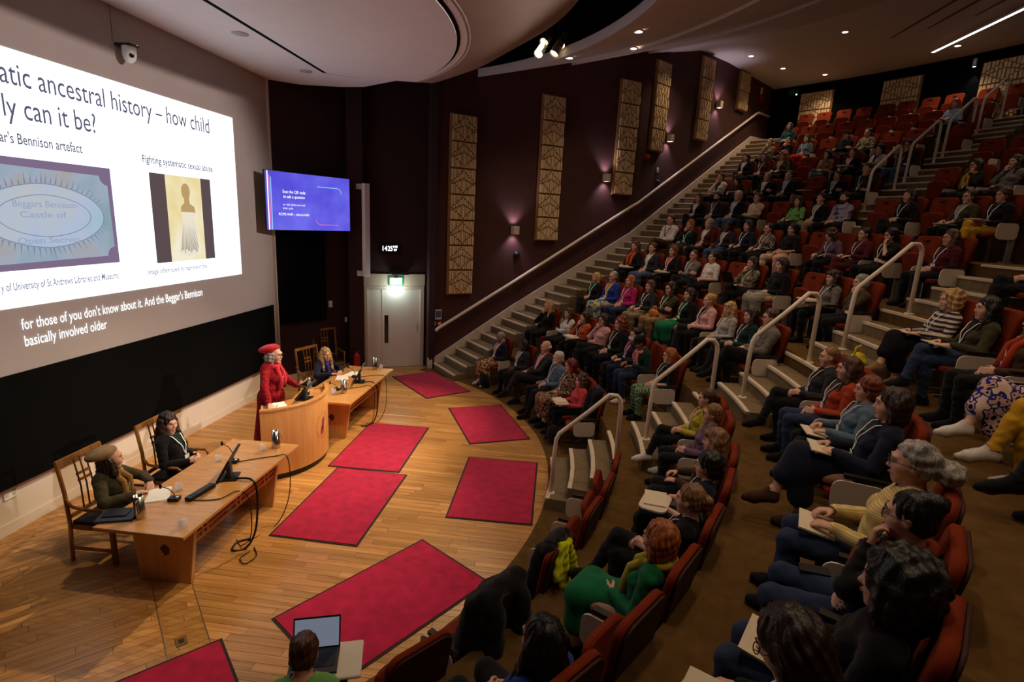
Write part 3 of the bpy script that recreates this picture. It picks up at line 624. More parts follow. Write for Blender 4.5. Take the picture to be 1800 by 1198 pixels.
m = MB(); m.prism(grow(disc, .11), ZC + .018, ZC + .03); struct(m.build('trim_5', M_BLACK), 'black band painted as the shadow gap round the ceiling disc')  # the shade of the recess is painted as a black band
m = MB(); m.prism(disc, ZC - .012, ZC + .02); struct(m.build('ceiling_disc', M_CEIL), 'flat pale ceiling disc over the stage')
rg = MB(); prof = [(4.5, ZC + .02), (4.9, 6.44), (5.3, 6.62), (5.7, 6.88), (6.0, 7.07), (6.2, 7.2)]
rg.sweep([[polar(R, a, z) for R, z in prof] for a in np.linspace(-50, 50, 44)], sm=True); struct(rg.build('ceiling_ring', pm('ceiling rim paint', rgb(168, 150, 138), .9, var=.02, vs_=3)), 'upward curving rim of the stage ceiling')
for y in (6.24, 8.28, 10.3):
    m = MB(); m.lathe([(0, -.004), (.115, -.004), (.12, .0), (.12, .03)], 20); o = m.build('ceiling_speaker', pm('speaker mesh', rgb(176, 176, 180), .7), None, loc=(-5.15, y, ZC + .02)); tag(o, {6.24: 'round ceiling speaker out over the left of the slide', 8.28: 'round ceiling speaker above the middle of the slide', 10.3: 'round ceiling speaker near the end of the projection wall'}[y], 'ceiling speaker', 'ceiling speakers')
m = MB(); m.prism([(-8, -9), (19, -9), (19, 24), (-8, 24)], 10.3, 10.4); struct(m.build('ceiling_lid', M_BLACK), 'black lid added above the ceilings to block world light')  # lid added over the whole hall to keep world light out
# ------------------------------------------------------------------ audience ceiling
CP = [(7.35, 7.22), (9.9, 8.02), (9.9, 7.95), (12.4, 8.77), (12.4, 8.70), (15.2, 9.42), (17, 9.45), (20.9, 9.30)]
cl = MB()
for (r0, z0), (r1, z1) in zip(CP, CP[1:]):
    cl.sweep([[polar(r0, a, z0), polar(r1, a, z1)] for a in np.linspace(-66, 66, 90)], sm=False)
struct(cl.build('ceiling_audience', M_CEIL2), 'sloping ceiling over the audience')
lp = MB(); lp.sweep([[polar(7.35, a, 7.22), polar(7.35, a, 7.41), polar(7.6, a, 7.46)] for a in np.linspace(-66, 66, 90)], 0); struct(lp.build('trim_6', M_CEIL), 'pale curved edge of the audience ceiling')
lp = MB(); lp.sweep([[polar(7.62, a, 7.40), polar(7.62, a, 10.3)] for a in np.linspace(-66, 66, 90)], 0); struct(lp.build('wall_void', M_BLACK), 'black upstand inside the ceiling gap')
def ceil_z(R): return float(np.interp(R, [7.35, 9.9, 12.4, 15.2, 17, 20.9], [7.22, 8.0, 8.75, 9.42, 9.45, 9.30]))
G_DOWN = glow('downlight lens', (1., .82, .62), 9.)
DL = [(10.41, 27.2, 'downlight near the top edge of the picture'), (7.99, 27.8, 'downlight close to the curved ceiling edge'), (9.78, 42.3, 'downlight nearest the maroon wall'), (7.75, 41.8, 'downlight right beside the stage spotlights'), (13.43, 46.0, 'downlight above the fifth carved panel'), (16.72, 46.8, 'downlight above the shortest carved panel'),
      (16.53, 36.7, 'downlight alone in the middle of the ceiling'), (18.5, 46.0, 'downlight near the corner of the back wall'), (19.9, 43.6, 'downlight just in front of the back wall'), (19.7, 32.4, 'downlight next to the bright light strip')]
DLX = [(R, a) for R in (8.0, 10.4, 13.4, 16.5) for a in (12, -4, -20, -36)]  # unseen downlights continuing the rings, added to light the near audience
def downlight(R, a, label, w):
    p = polar(R, a, ceil_z(R) - .012); t = thing('downlight', label, 'downlight', p, 0, 'recessed ceiling downlights')
    m = MB(); m.lathe([(.075, 0), (.11, -.004), (.11, .02)], 20); m.build('rim', M_WHITEP, t)
    m = MB(); m.lathe([(0, .004), (.075, .004)], 20); m.build('lens', G_DOWN, t)
    lamp('downlight_lamp', 'SPOT', (0, 0, -.03), w, (1., .74, .5), t, spot_size=2.0, spot_blend=.9, shadow_soft_size=.09)
for R, a, lab in DL: downlight(R, a, lab, DOWN_W)
for i, (R, a) in enumerate(DLX): downlight(R, a, '%s downlight of the %s ring, added unseen beyond the right picture edge' % (('first', 'second', 'third', 'last')[i % 4], ('lowest', 'second', 'third', 'highest')[i // 4]), DOWN_W)
# light strip and grooves
ss = thing('light_strip', 'long bright linear light set in the audience ceiling', 'ceiling light', (10.16, 14.0, 9.33))
m = MB(); m.box((0, 0, 0), (.10, 9.1, .05)); m.build('channel', M_WHITEP, ss)
m = MB(); m.box((0, 0, -.028), (.075, 9.0, .01)); m.build('diffuser', glow('strip light', (1, .94, .86), 4.), ss)
for x, y1 in ((8.55, 18.2), (9.05, 18.3), (9.6, 18.4), (10.7, 18.7)):
    m = MB(); m.box((x, (y1 + 9.5) / 2, 9.425), (.045, y1 - 9.5, .02)); struct(m.build('trim_groove', pm('groove brown', rgb(90, 74, 64), .9)), 'narrow groove in the audience ceiling')
# back wall spotlight and exit sign
bs = thing('wall_spotlight', 'small cylinder spotlight washing the black back wall', 'spotlight', polar(RB - .12, 32.2, 9.02)); m = MB(); m.lathe([(0, .12), (.05, .12), (.05, -.1), (.044, -.1)], 14); m.build('can', M_WHITEP, bs)
m = MB(); m.lathe([(.044, -.095), (0, -.095)], 14); m.build('lens', glow('cool lens', (.85, 1, .95), 6), bs); lamp('wall_spot_lamp', 'SPOT', (0, 0, -.12), 12, (.85, 1, .95), bs, spot_size=1.1, spot_blend=.6)
xs = thing('exit_sign', 'dim green exit sign at the corner of the back wall', 'exit sign', polar(RB - .1, 47.4, 9.08), math.radians(47.4)); m = MB(); m.box((0, 0, 0), (.05, .36, .22)); m.build('housing', pm('dim sign green', rgb(30, 70, 50), .5), xs, .004); m = MB(); m.box((-.03, -.12, -.1), (.01, .04, .04)); m.build('indicator', glow('green led2', (.2, 1, .4), 6), xs)
# red extinguisher sign / box on the side wall top
p, d, n = facet(LT + 7.35); t = thing('fire_notice', 'small red and white fire notice high beside the stairs', 'notice', (p.x - n.x * WO, p.y - n.y * WO, 8.95), math.atan2(n.y, n.x)); m = MB(); m.box((.012, 0, .1), (.024, .13, .22)); m.build('notice', M_WHITEP, t); m = MB(); m.box((.03, 0, -.12), (.06, .13, .2)); m.build('box', pm('alarm red', rgb(190, 30, 24), .4), t)
# ------------------------------------------------------------------ stage spotlights hanging in the gap
def stage_spot(pos, aim, w, label, size=.75):
    t = thing('stage_spotlight', label, 'spotlight', pos, 0, 'stage spotlights in the ceiling gap'); q = (Vector(aim) - Vector(pos)).to_track_quat('-Z', 'Y'); M = q.to_matrix()
    m = MB(); m.lathe([(0, .2), (.06, .19), (.085, .12), (.09, -.12), (.1, -.16), (.094, -.16), (.085, -.12)], 18, M=M); b = m.build('can', M_WHITEP if 0 else pm('lamp can', rgb(196, 186, 150), .4), t)
    m = MB(); m.lathe([(0, -.13), (.084, -.13)], 18, M=M); m.build('lens', glow('warm lens', (1, .86, .6), 6), b)
    m = MB(); m.tube([M @ Vector((.1, 0, 0)), M @ Vector((.12, 0, .12)), Vector((0, 0, .35)), M @ Vector((-.12, 0, .12)), M @ Vector((-.1, 0, 0))], .012, 6); m.tube([(0, 0, .35), (0, 0, 1.0)], .015, 6); m.build('yoke', M_BLK, t)
    l = lamp('stage_lamp', 'SPOT', M @ Vector((0, 0, -.2)), w, (1., .77, .50), t, spot_size=size, spot_blend=.6, shadow_soft_size=.05); l.rotation_euler = q.to_euler()
def at_z(x, y, z): r = ray(x, y); return Vector((0, 0, CAM_H)) + r * ((z - CAM_H) / r.z)
SP = [(at_z(951, 88, 7.34), (-3.9, 5.4, .4), 'leftmost stage spotlight of the cluster by the ceiling edge'), (at_z(962, 66, 7.62), (-4.2, 7.4, .8), 'upper stage spotlight of the cluster by the ceiling edge'), (at_z(980, 84, 7.34), (-3.9, 9.2, .4), 'middle stage spotlight of the cluster by the ceiling edge'), (at_z(990, 70, 7.55), (-3.2, 7.0, 0), 'rightmost stage spotlight of the cluster by the ceiling edge')]
for p_, a_, l_ in SP: stage_spot(p_, a_, STAGE_W, l_)
stage_spot(polar(6.8, 2, 7.5), (-4.2, 7.4, .8), STAGE_W * .55, 'added fill spotlight, unseen, over the centre of the gap', .7)  # unseen weaker lamp added as fill for the stage
stage_spot(polar(6.8, -30, 7.5), (-4.0, 6.0, .4), STAGE_W * .35, 'added fill spotlight, unseen, over the near end of the gap', .8)  # second unseen fill lamp, added from the near side
m = MB(); m.tube([polar(6.8, a, 8.35) for a in range(-55, 56, 5)], .03, 8); o = m.build('lighting_bar', M_BLK); tag(o, 'black lighting bar curving through the ceiling gap', 'lighting bar')
# ------------------------------------------------------------------ red mats
def mat4(p0, e1, e2, label):
    e1, e2 = Vector((*e1, 0)), Vector((*e2, 0)); c = Vector((*p0, 0)) + (e1 + e2) / 2; t = thing('floor_mat', label, 'mat', (c.x, c.y, .0), math.atan2(e1.y, e1.x), 'crimson floor mats')
    a, b = e1.length, e2.length; m = MB(); m.box((0, 0, .004), (a, b, .008)); m.build('rubber_border', M_RUBBER, t); m = MB(); m.box((0, 0, .009), (a - .05, b - .05, .008)); m.build('pile', M_REDMAT, t)
def unit(a, b): l = math.hypot(a, b); return a / l, b / l
mat4((-3.39, 5.43), (.03, 1.88), (1.12, .02), 'bright crimson mat in front of the near table'); mat4((-3.52, 7.34), (-.03, 1.87), (1.14, .0), 'bright crimson mat in front of the lectern')
mat4((-1.40, 6.23), (-.05, 1.88), (1.15, .07), 'dark crimson mat nearest the central aisle steps')
u = unit(.79, -1.74); mat4((-2.31, 10.35), (u[0] * 1.88, u[1] * 1.88), (-u[1] * 1.14, u[0] * 1.14), 'crimson mat under the feet of the suited man')
u = unit(1.22, -1.36); mat4((-4.14, 12.19), (u[0] * 1.86, u[1] * 1.86), (-u[1] * 1.12, u[0] * 1.12), 'crimson mat at the foot of the stairs')
u = unit(1.055, 1.54); mat4((-2.617, 4.178), (u[0] * 1.87, u[1] * 1.87), (u[1] * 1.13, -u[0] * 1.13), 'large dark crimson mat behind the laptop')
u = unit(-.69, -.72); mat4((-2.92, 3.88), (u[0] * 1.87, u[1] * 1.87), (-u[1] * 1.13, u[0] * 1.13), 'crimson mat at the bottom edge, left of the laptop')
# ------------------------------------------------------------------ stage tables
def panel_table(yc, label, flip=1):
    t = thing('panel_table', label, 'table', (-3.95, yc, 0), 0, 'long oak panel tables'); L = 2.22
    m = MB(); m.box((0, 0, .742), (.95, L, .036)); m.build('top', M_OAK, t, .006); m = MB(); m.box((0, 0, .715), (.90, L - .06, .022)); m.build('under_frame', M_OAK, t)
    for s in (-1, 1):
        m = MB(); y = s * (L / 2 - .33); o = [(-.30, 0), (.26, 0), (.36, .705), (-.36, .705)]
        m.add([(x, y - .025, z) for x, z in o] + [(x, y + .025, z) for x, z in o], [(0, 1, 2, 3), (7, 6, 5, 4), (0, 4, 5, 1), (1, 5, 6, 2), (2, 6, 7, 3), (3, 7, 4, 0)]); lg = m.build('leg_panel', M_OAKV, t, .004)
        m = MB(); m.add([(x, y + s * .0265, z) for x, z in ((.0, .30), (.05, .33), (.06, .40), (.0, .44), (-.05, .38))], [(0, 1, 2, 3, 4) if s < 0 else (4, 3, 2, 1, 0)]); m.build('carved_mark', pm('carved dark', rgb(90, 52, 26), .6), lg)
    for z in (.46, .53, .60): m = MB(); m.box((.29, 0, z), (.022, L - .72, .028)); m.build('slat', M_OAK, t)
    for y in (-.62, -.54, .54, .62, -.04, .04):
        m = MB(); m.box((.29, y, .53), (.026, .03, .17)); m.build('slat_block', M_OAK, t)
    return t
panel_table(5.31, 'long oak table nearest the camera with monitor and cables'); panel_table(9.22, 'long oak table beyond the lectern')
# ------------------------------------------------------------------ lectern
LC = Vector((-4.62, 7.50, 0)); LR = .95
lec = thing('lectern', 'curved oak lectern with a round emblem and black plinth', 'lectern', LC)
A0, A1 = -62, 40
def lpt(r, a, z): t = math.radians(a); return Vector((r * math.cos(t), r * math.sin(t), z))
def arc_wall(r0, r1, z0, z1, a0=A0, a1=A1, n=28, zf=None):
    m = MB(); rows = []
    for i in range(n + 1):
        a = a0 + (a1 - a0) * i / n; zt = z1 if zf is None else zf(a); rows.append([lpt(r0, a, z0), lpt(r1, a, z0), lpt(r1, a, zt), lpt(r0, a, zt)])
    m.sweep(rows, close=True, sm=False); m.add(rows[0], [(0, 1, 2, 3)]); m.add(rows[-1], [(3, 2, 1, 0)]); return m
arc_wall(LR - .03, LR, .09, 1.06).build('front_panel', M_OAKV, lec); arc_wall(LR - .1, LR - .025, 0, .09).build('plinth', M_BLK, lec)
arc_wall(LR - .045, LR + .02, 1.06, 1.10).build('rim', M_OAK, lec, .008)
m = MB(); P = [lpt(LR - .03, A0 + (A1 - A0) * i / 24, 0) for i in range(25)]; Q = [lpt(.56, A1, 0), lpt(.50, -10, 0), lpt(.56, A0, 0)]
m.prism([(p.x, p.y) for p in P + Q], .985, 1.015); m.build('desk_top', M_OAK, lec)
for a in (A0 + 1.5, A1 - 1.5):
    m = MB(); p, q = lpt(.56, a, 0), lpt(LR - .03, a, 0); c = (p + q) / 2; d = q - p; m.box((c.x, c.y, .53), (d.length, .03, 1.02), math.atan2(d.y, d.x)); m.build('side_panel', M_OAKV, lec)
# emblem
EA, EZ, ER = 2., .60, .185; M_EMB = pm('emblem ink', rgb(120, 62, 50), .7); M_EMB2 = pm('emblem figure', rgb(130, 24, 70), .6)
def on_front(u, v, lift=.004): return lpt(LR + lift, EA + math.degrees(u / LR), EZ + v)
word = 'ROYAL COLLEGE OF PHYSICIANS OF EDINBURGH '
me = None; em = MB()
for i, ch in enumerate(word):
    if ch == ' ': continue
    g = text_mesh(ch); a = pi / 2 - 2 * pi * i / len(word) + pi * .75; vs_ = [v.co.copy() for v in g.vertices]; fs_ = [tuple(p.vertices) for p in g.polygons]; bpy.data.meshes.remove(g)
    em.add([on_front(ER * math.cos(a) + .032 * (v.x * math.sin(a) + v.y * math.cos(a)), ER * math.sin(a) + .032 * (-v.x * math.cos(a) + v.y * math.sin(a))) for v in vs_], fs_)
o = em.build('emblem_lettering', M_EMB, lec); o['label'] = 'ring of small lettering on the lectern front'
fg = MB()
for poly in ([(-.02, .03), (.02, .02), (.03, .07), (0, .085), (-.025, .065)], [(-.008, .085), (.012, .082), (.016, .105), (.0, .115), (-.01, .1)], [(-.02, .03), (.02, .02), (.0, -.05), (-.05, -.06), (-.055, -.02)], [(-.05, -.03), (-.03, -.05), (-.05, -.12), (-.065, -.115)], [(-.01, -.03), (.01, -.03), (-.002, -.115), (-.018, -.115)], [(.02, .065), (.03, .055), (.055, .12), (.05, .125)], [(-.055, -.03), (-.075, -.07), (-.07, -.1), (-.06, -.06)]):
    fg.add([on_front(x * 1.15, y * 1.15, .005) for x, y in poly], [tuple(range(len(poly)))])
o = fg.build('emblem_figure', M_EMB2, lec); o['label'] = 'purple figure at the centre of the emblem'
# ------------------------------------------------------------------ oak armchairs
def armchair(loc, rz, label):
    t = thing('oak_armchair', label, 'chair', loc, rz, 'tall-backed oak armchairs'); w = .27
    for s in (-1, 1):
        m = MB(); m.tube([(-.26, s * w, 0), (-.235, s * w, .44), (-.25, s * w, .8), (-.30, s * w, 1.15)], .021, 6, sm=False); m.build('back_post', M_CHAIRW, t)
        m = MB(); m.box((.24, s * w, .22), (.04, .04, .44)); m.build('front_leg', M_CHAIRW, t)
        m = MB(); m.tube([(-.25, s * w, .74), (-.18, s * (w + .01), .66), (-.02, s * (w + .02), .64), (.20, s * (w + .02), .645), (.24, s * w, .60), (.24, s * w, .42)], .018, 6); m.build('arm', M_CHAIRW, t)
        m = MB(); m.box((0, s * w, .16), (.48, .022, .03)); m.build('stretcher', M_CHAIRW, t)
    m = MB(); m.box((-.298, 0, 1.135), (.028, .56, .05)); m.build('top_rail', M_CHAIRW, t); m = MB(); m.box((-.24, 0, .52), (.026, .52, .04)); m.build('lower_rail', M_CHAIRW, t)
    for y in (-.075, 0, .075):
        m = MB(); m.tube([(-.24, y, .52), (-.245, y, .8), (-.296, y, 1.12)], .012, 4, sm=False); m.build('back_slat', M_CHAIRW, t)
    for z, x in ((.86, -.255), (.93, -.268)):
        m = MB(); m.box((x, 0, z), (.018, .17, .025)); m.build('cross_bar', M_CHAIRW, t)
    m = MB(); m.box((0, 0, .405), (.50, .53, .05)); m.build('seat_frame', M_CHAIRW, t); m = MB(); m.box((.0, 0, .445), (.47, .49, .045)); m.build('seat_pad', pm('seat leather', rgb(40, 28, 24), .6), t, .015)
    return t
armchair((-4.92, 4.92, 0), .03, 'oak armchair of the person in the beige beret'); armchair((-4.90, 5.95, 0), .05, 'oak armchair of the person in the black blazer'); armchair((-4.95, 9.98, 0), -.35, 'oak armchair behind the blonde panel member'); armchair((-5.5, 11.7, 0), -.75, 'empty oak armchair in the dark recess')
# ------------------------------------------------------------------ things on the tables
TZ = .7605
def monitor(loc, rz, label, w=.50, h=.30, tilt=.5):
    t = thing('desk_monitor', label, 'monitor', loc, rz); n = Vector((-math.cos(tilt), 0, math.sin(tilt))); u = Vector((math.sin(tilt), 0, math.cos(tilt))); O_ = Vector((0, 0, .05)) + u * (h / 2)
    M = Matrix((n, Vector((0, -1, 0)), u)).transposed()
    m = MB(); m.box(O_, (.028, w, h), M=M); b = m.build('display', M_BLK, t, .004); m = MB(); m.box(O_ + n * .0155, (.003, w - .03, h - .03), M=M); m.build('screen', pm('dark screen', rgb(14, 16, 20), .15), b)
    m = MB(); m.box((.07, 0, .008), (.2, .22, .016)); m.build('foot', M_BLK, t, .004); m = MB(); m.box((.075, 0, .09), (.05, .1, .16)); m.build('stand', M_DGREY, t, .01)
    return t
monitor((-3.86, 5.36, TZ), .35, 'black tilted monitor on the near oak table'); monitor((-3.86, 9.28, TZ), .25, 'black tilted monitor on the far oak table'); monitor((-4.0, 7.48, 1.016), .12, 'black monitor set into the lectern top', .42, .26, .7)
def jug(loc, label, rz=0.):
    t = thing('steel_jug', label, 'jug', loc, rz, 'brushed steel jugs'); m = MB(); m.lathe([(0, 0), (.05, 0), (.052, .01), (.045, .24), (.043, .24), (.048, .02), (0, .015)], 24); m.build('body', M_CHROME, t); m = MB(); m.tube([(-.043, 0, .21), (-.085, 0, .21), (-.09, 0, .18), (-.09, 0, .08), (-.048, 0, .06)], .006, 6); m.build('handle', M_CHROME, t)
    m = MB(); m.tube([(.04, 0, .225), (.058, 0, .243)], [.012, .006], 8); m.build('spout', M_CHROME, t)
jug((-4.12, 4.44, TZ), 'steel jug beside the navy folder', 2.); jug((-3.72, 6.27, TZ), 'steel jug at the lectern end of the near table', 3.); jug((-3.80, 8.62, TZ), 'steel jug next to the lectern on the far table', 3.); jug((-3.82, 10.2, TZ), 'steel jug at the door end of the far table', 3.2)
M_GLASS = bpy.data.materials.new('clear glass'); M_GLASS.use_nodes = True; b_ = M_GLASS.node_tree.nodes['Principled BSDF']; b_.inputs['Alpha'].default_value = .22; b_.inputs['Roughness'].default_value = .04; b_.inputs['Base Color'].default_value = (.9, .94, 1, 1)
def tumbler(loc, label, inv=False):
    m = MB(); pr = [(0, .004), (.033, .004), (.038, .09), (.040, .09), (.036, 0), (0, 0)]
    if inv: pr = [(r, .09 - z) for r, z in pr][::-1]
    m.lathe(pr, 20); t = thing('tumbler', label, 'glass', loc, 0, 'glass tumblers'); m.build('glass', M_GLASS, t); m = MB(); m.lathe([(0, .0), (.032, .0), (.032, .006), (0, .006)] if not inv else [(0, .084), (.034, .084), (.034, .09), (0, .09)], 18); m.build('base', M_GLASS, t)
tumbler((-3.60, 4.36, TZ), 'upturned tumbler at the near corner of the table', True); tumbler((-4.13, 5.0, TZ), 'tumbler beside the white papers on the near table'); tumbler((-4.17, 5.74, TZ), 'tumbler in front of the person in the black blazer'); tumbler((-3.83, 6.15, TZ), 'tumbler beside the steel jug near the lectern'); tumbler((-3.95, 8.55, TZ), 'tumbler beside the jug on the far table'); tumbler((-3.72, 10.26, TZ), 'tumbler at the door end of the far table')
def sheet(loc, rz, label, w=.21, l=.30, m_=None, n=3):
    t = thing('paper_stack', label, 'papers', loc, rz); 
    for i in range(n): m = MB(); m.box((.006 * i, .004 * i, .002 + .003 * i), (w, l, .0025)); m.build('sheet', m_ or pm('white paper', rgb(240, 236, 230), .8), t, rot=(0, 0, .05 * i))
sheet((-4.27, 4.86, TZ), .5, 'loose white papers in front of the person in the beret'); sheet((-4.20, 9.45, TZ), .3, 'white papers in front of the blonde panel member'); sheet((-4.12, 9.75, TZ), -.2, 'white papers beside the microphone on the far table'); sheet((-4.14, 7.05, 1.0155), .6, 'white notes on the lectern top', .24, .33, None, 4)
m = MB(); m.tube([(0, -.06, .02), (0, .06, .02)], .004, 6); o = m.build('pen', M_BLK, None, loc=(-4.14, 7.05, 1.012), rot=(0, 0, .3)); tag(o, 'dark pen lying on the lectern notes', 'pen')
fo = thing('folder', 'navy folder lying over the near corner of the table', 'folder', (-4.34, 4.42, TZ), .35); m = MB(); m.box((0, 0, .012), (.33, .25, .024)); m.build('cover', pm('navy folder', rgb(34, 42, 62), .5), fo, .003); m = MB(); m.box((-.02, .02, .03), (.22, .15, .012)); m.build('tablet', M_BLK, fo, .003)
def mic(loc, rz, label, h=.30):
    t = thing('gooseneck_microphone', label, 'microphone', loc, rz, 'gooseneck microphones'); m = MB(); m.box((0, 0, .02), (.11, .08, .04)); m.build('base', M_BLK, t, .006); m = MB(); m.tube([(0, 0, .03), (0, 0, h * .5), (-.05, 0, h * .85), (-.12, 0, h)], .005, 6); m.build('neck', M_BLK, t); m = MB(); m.lathe([(0, .03), (.012, .025), (.014, 0), (.012, -.025), (0, -.03)], 10, (-.13, 0, h + .005)); m.build('capsule', M_BLK, t)
    m = MB(); m.box((.03, .0, .042), (.02, .03, .006)); m.build('button', M_WHITEP, t)
mic((-4.03, 4.80, TZ), .2, 'gooseneck microphone beside the papers on the near table', .16); mic((-3.98, 5.75, TZ), .1, 'gooseneck microphone behind the near monitor', .24); mic((-3.98, 9.55, TZ), .1, 'gooseneck microphone on the far table', .2); mic((-4.02, 7.70, 1.0155), .3, 'gooseneck microphone on the lectern', .42); mic((-3.98, 8.75, TZ), 0, 'small microphone next to the jug on the far table', .12)
cb = thing('conference_unit', 'long black conference control bar on the near table', 'control unit', (-3.86, 4.98, TZ), 1.45); m = MB(); m.box((0, 0, .022), (.36, .08, .044)); m.build('body', M_BLK, cb, .008); m = MB(); [m.box((x, .0, .0455), (.02, .05, .004)) for x in (-.12, -.08)]; m.build('keys', M_DGREY, cb)
bt = thing('water_bottle', 'clear plastic bottle standing on the lectern', 'bottle', (-4.04, 7.86, 1.0155)); m = MB(); m.lathe([(0, 0), (.033, 0), (.034, .14), (.014, .19), (.014, .21)], 18); m.build('body', M_GLASS, bt); m = MB(); m.lathe([(0, .225), (.015, .225), (.015, .2)], 12); m.build('cap', M_WHITEP, bt); m = MB(); m.lathe([(.035, .05), (.035, .11)], 18); m.build('label_band', pm('bottle band', rgb(120, 120, 160), .5), bt)
def cable(name, pts, label, r=.006):
    P = [Vector(p) for p in pts]; out = []
    for i in range(len(P) - 1):
        p0, p1, p2, p3 = P[max(i - 1, 0)], P[i], P[i + 1], P[min(i + 2, len(P) - 1)]
        for t in np.linspace(0, 1, 7)[:-1]: out.append(.5 * ((2 * p1) + (p2 - p0) * t + (2 * p0 - 5 * p1 + 4 * p2 - p3) * t * t + (3 * p1 - p0 - 3 * p2 + p3) * t ** 3))
    out.append(P[-1]); m = MB(); m.tube(out, r, 6); tag(m.build(name, M_BLK), label, 'cable', 'black cables of the panel tables')
cable('cable', [(-3.7, 5.35, .775), (-3.5, 5.36, .775), (-3.43, 5.34, .6), (-3.42, 5.25, .2), (-3.5, 5.16, .012), (-3.62, 5.1, .012), (-3.66, 5.25, .012), (-3.55, 5.35, .012)], 'thick black cable dropping from the near monitor to the floor', .012)
cable('cable', [(-3.86, 4.82, .77), (-3.6, 4.9, .768), (-3.5, 5.1, .77), (-3.44, 5.2, .6), (-3.46, 5.22, .15), (-3.58, 5.2, .012), (-3.7, 5.3, .012)], 'thin cable from the conference bar over the table edge')
cable('cable', [(-3.95, 5.75, .77), (-3.6, 6.0, .768), (-3.44, 6.05, .74), (-3.38, 5.95, .3), (-3.42, 5.7, .012), (-3.55, 5.3, .012)], 'long cable looping from the near microphone to the floor')
cable('cable', [(-3.42, 5.2, .012), (-3.3, 5.05, .012), (-3.34, 4.9, .012), (-3.45, 4.98, .012), (-3.42, 5.12, .012)], 'loose cable loop lying in front of the near table')
cable('cable', [(-3.7, 9.27, .775), (-3.52, 9.3, .775), (-3.43, 9.3, .6), (-3.42, 9.2, .2), (-3.5, 9.1, .012), (-3.65, 9.0, .012)], 'thick black cable dropping from the far monitor', .011)
cable('cable', [(-3.92, 9.55, .77), (-3.6, 9.8, .768), (-3.44, 9.75, .72), (-3.38, 9.6, .25), (-3.42, 9.3, .012), (-3.6, 9.1, .012)], 'long cable looping from the far microphone to the floor')
cable('cable', [(-3.92, 8.75, .77), (-3.7, 8.95, .768), (-3.5, 9.1, .768), (-3.43, 9.12, .6), (-3.45, 9.05, .1), (-3.6, 8.95, .012)], 'thin cable from the small microphone over the far table edge')
fe = thing('fire_extinguisher', 'red fire extinguisher standing in the dark recess', 'extinguisher', (-5.05, 12.25, 0)); m = MB(); m.lathe([(0, 0), (.08, 0), (.085, .02), (.085, .42), (.06, .5), (.025, .52), (.025, .56), (0, .56)], 20); m.build('cylinder', pm('alarm red', rgb(190, 30, 24), .4), fe); m = MB(); m.tube([(0, 0, .55), (.06, 0, .58), (.11, 0, .5), (.1, 0, .2)], .012, 6); m.build('hose', M_BLK, fe); m = MB(); m.box((-.03, 0, .58), (.12, .03, .02)); m.build('lever', M_BLK, fe)
hx = thing('floor_hatch', 'small brass cover set in the floor duct', 'floor cover', (-3.25, 3.79, 0), -pi / 4); m = MB(); m.box((0, 0, .003), (.12, .09, .006)); m.build('plate', pm('hatch brass', rgb(150, 116, 60), .4, .6), hx); m = MB(); m.box((0, 0, .007), (.05, .04, .003)); m.build('ring', M_DGREY, hx)
# ------------------------------------------------------------------ people: bodies grown from blended limbs
V3 = lambda *a: np.array(a, dtype=float)
def nrm(v): v = np.asarray(v, float); return v / (np.linalg.norm(v) + 1e-9)
def rc(a, b, ra, rb, tag, k=.03): return ('c', V3(*a), V3(*b), ra, rb, tag, k)
def el(c, r, tag, k=.03, M=None, neg=False): return ('n' if neg else 'e', V3(*c), V3(*r), M if M is not None else np.eye(3), 0, tag, k)
def eval_prim(p, X):
    if p[0] == 'c':
        a, b, ra, rb = p[1:5]; ba = b - a; l2 = ba @ ba
        t = np.clip(((X - a) @ ba) / l2, 0, 1)
        d = X - a - t[..., None] * ba
        return np.sqrt((d * d).sum(-1)) - (ra + (rb - ra) * t)
    q = (X - p[1]) @ p[3]; r = p[2]
    k0 = np.sqrt(((q / r) ** 2).sum(-1)); k1 = np.sqrt(((q / (r * r)) ** 2).sum(-1)) + 1e-9
    return k0 * (k0 - 1) / k1
def bbox(p):
    if p[0] == 'c':
        r = max(p[3], p[4]); return np.minimum(p[1], p[2]) - r, np.maximum(p[1], p[2]) + r
    r = np.abs(p[3]) @ p[2]; return p[1] - r, p[1] + r
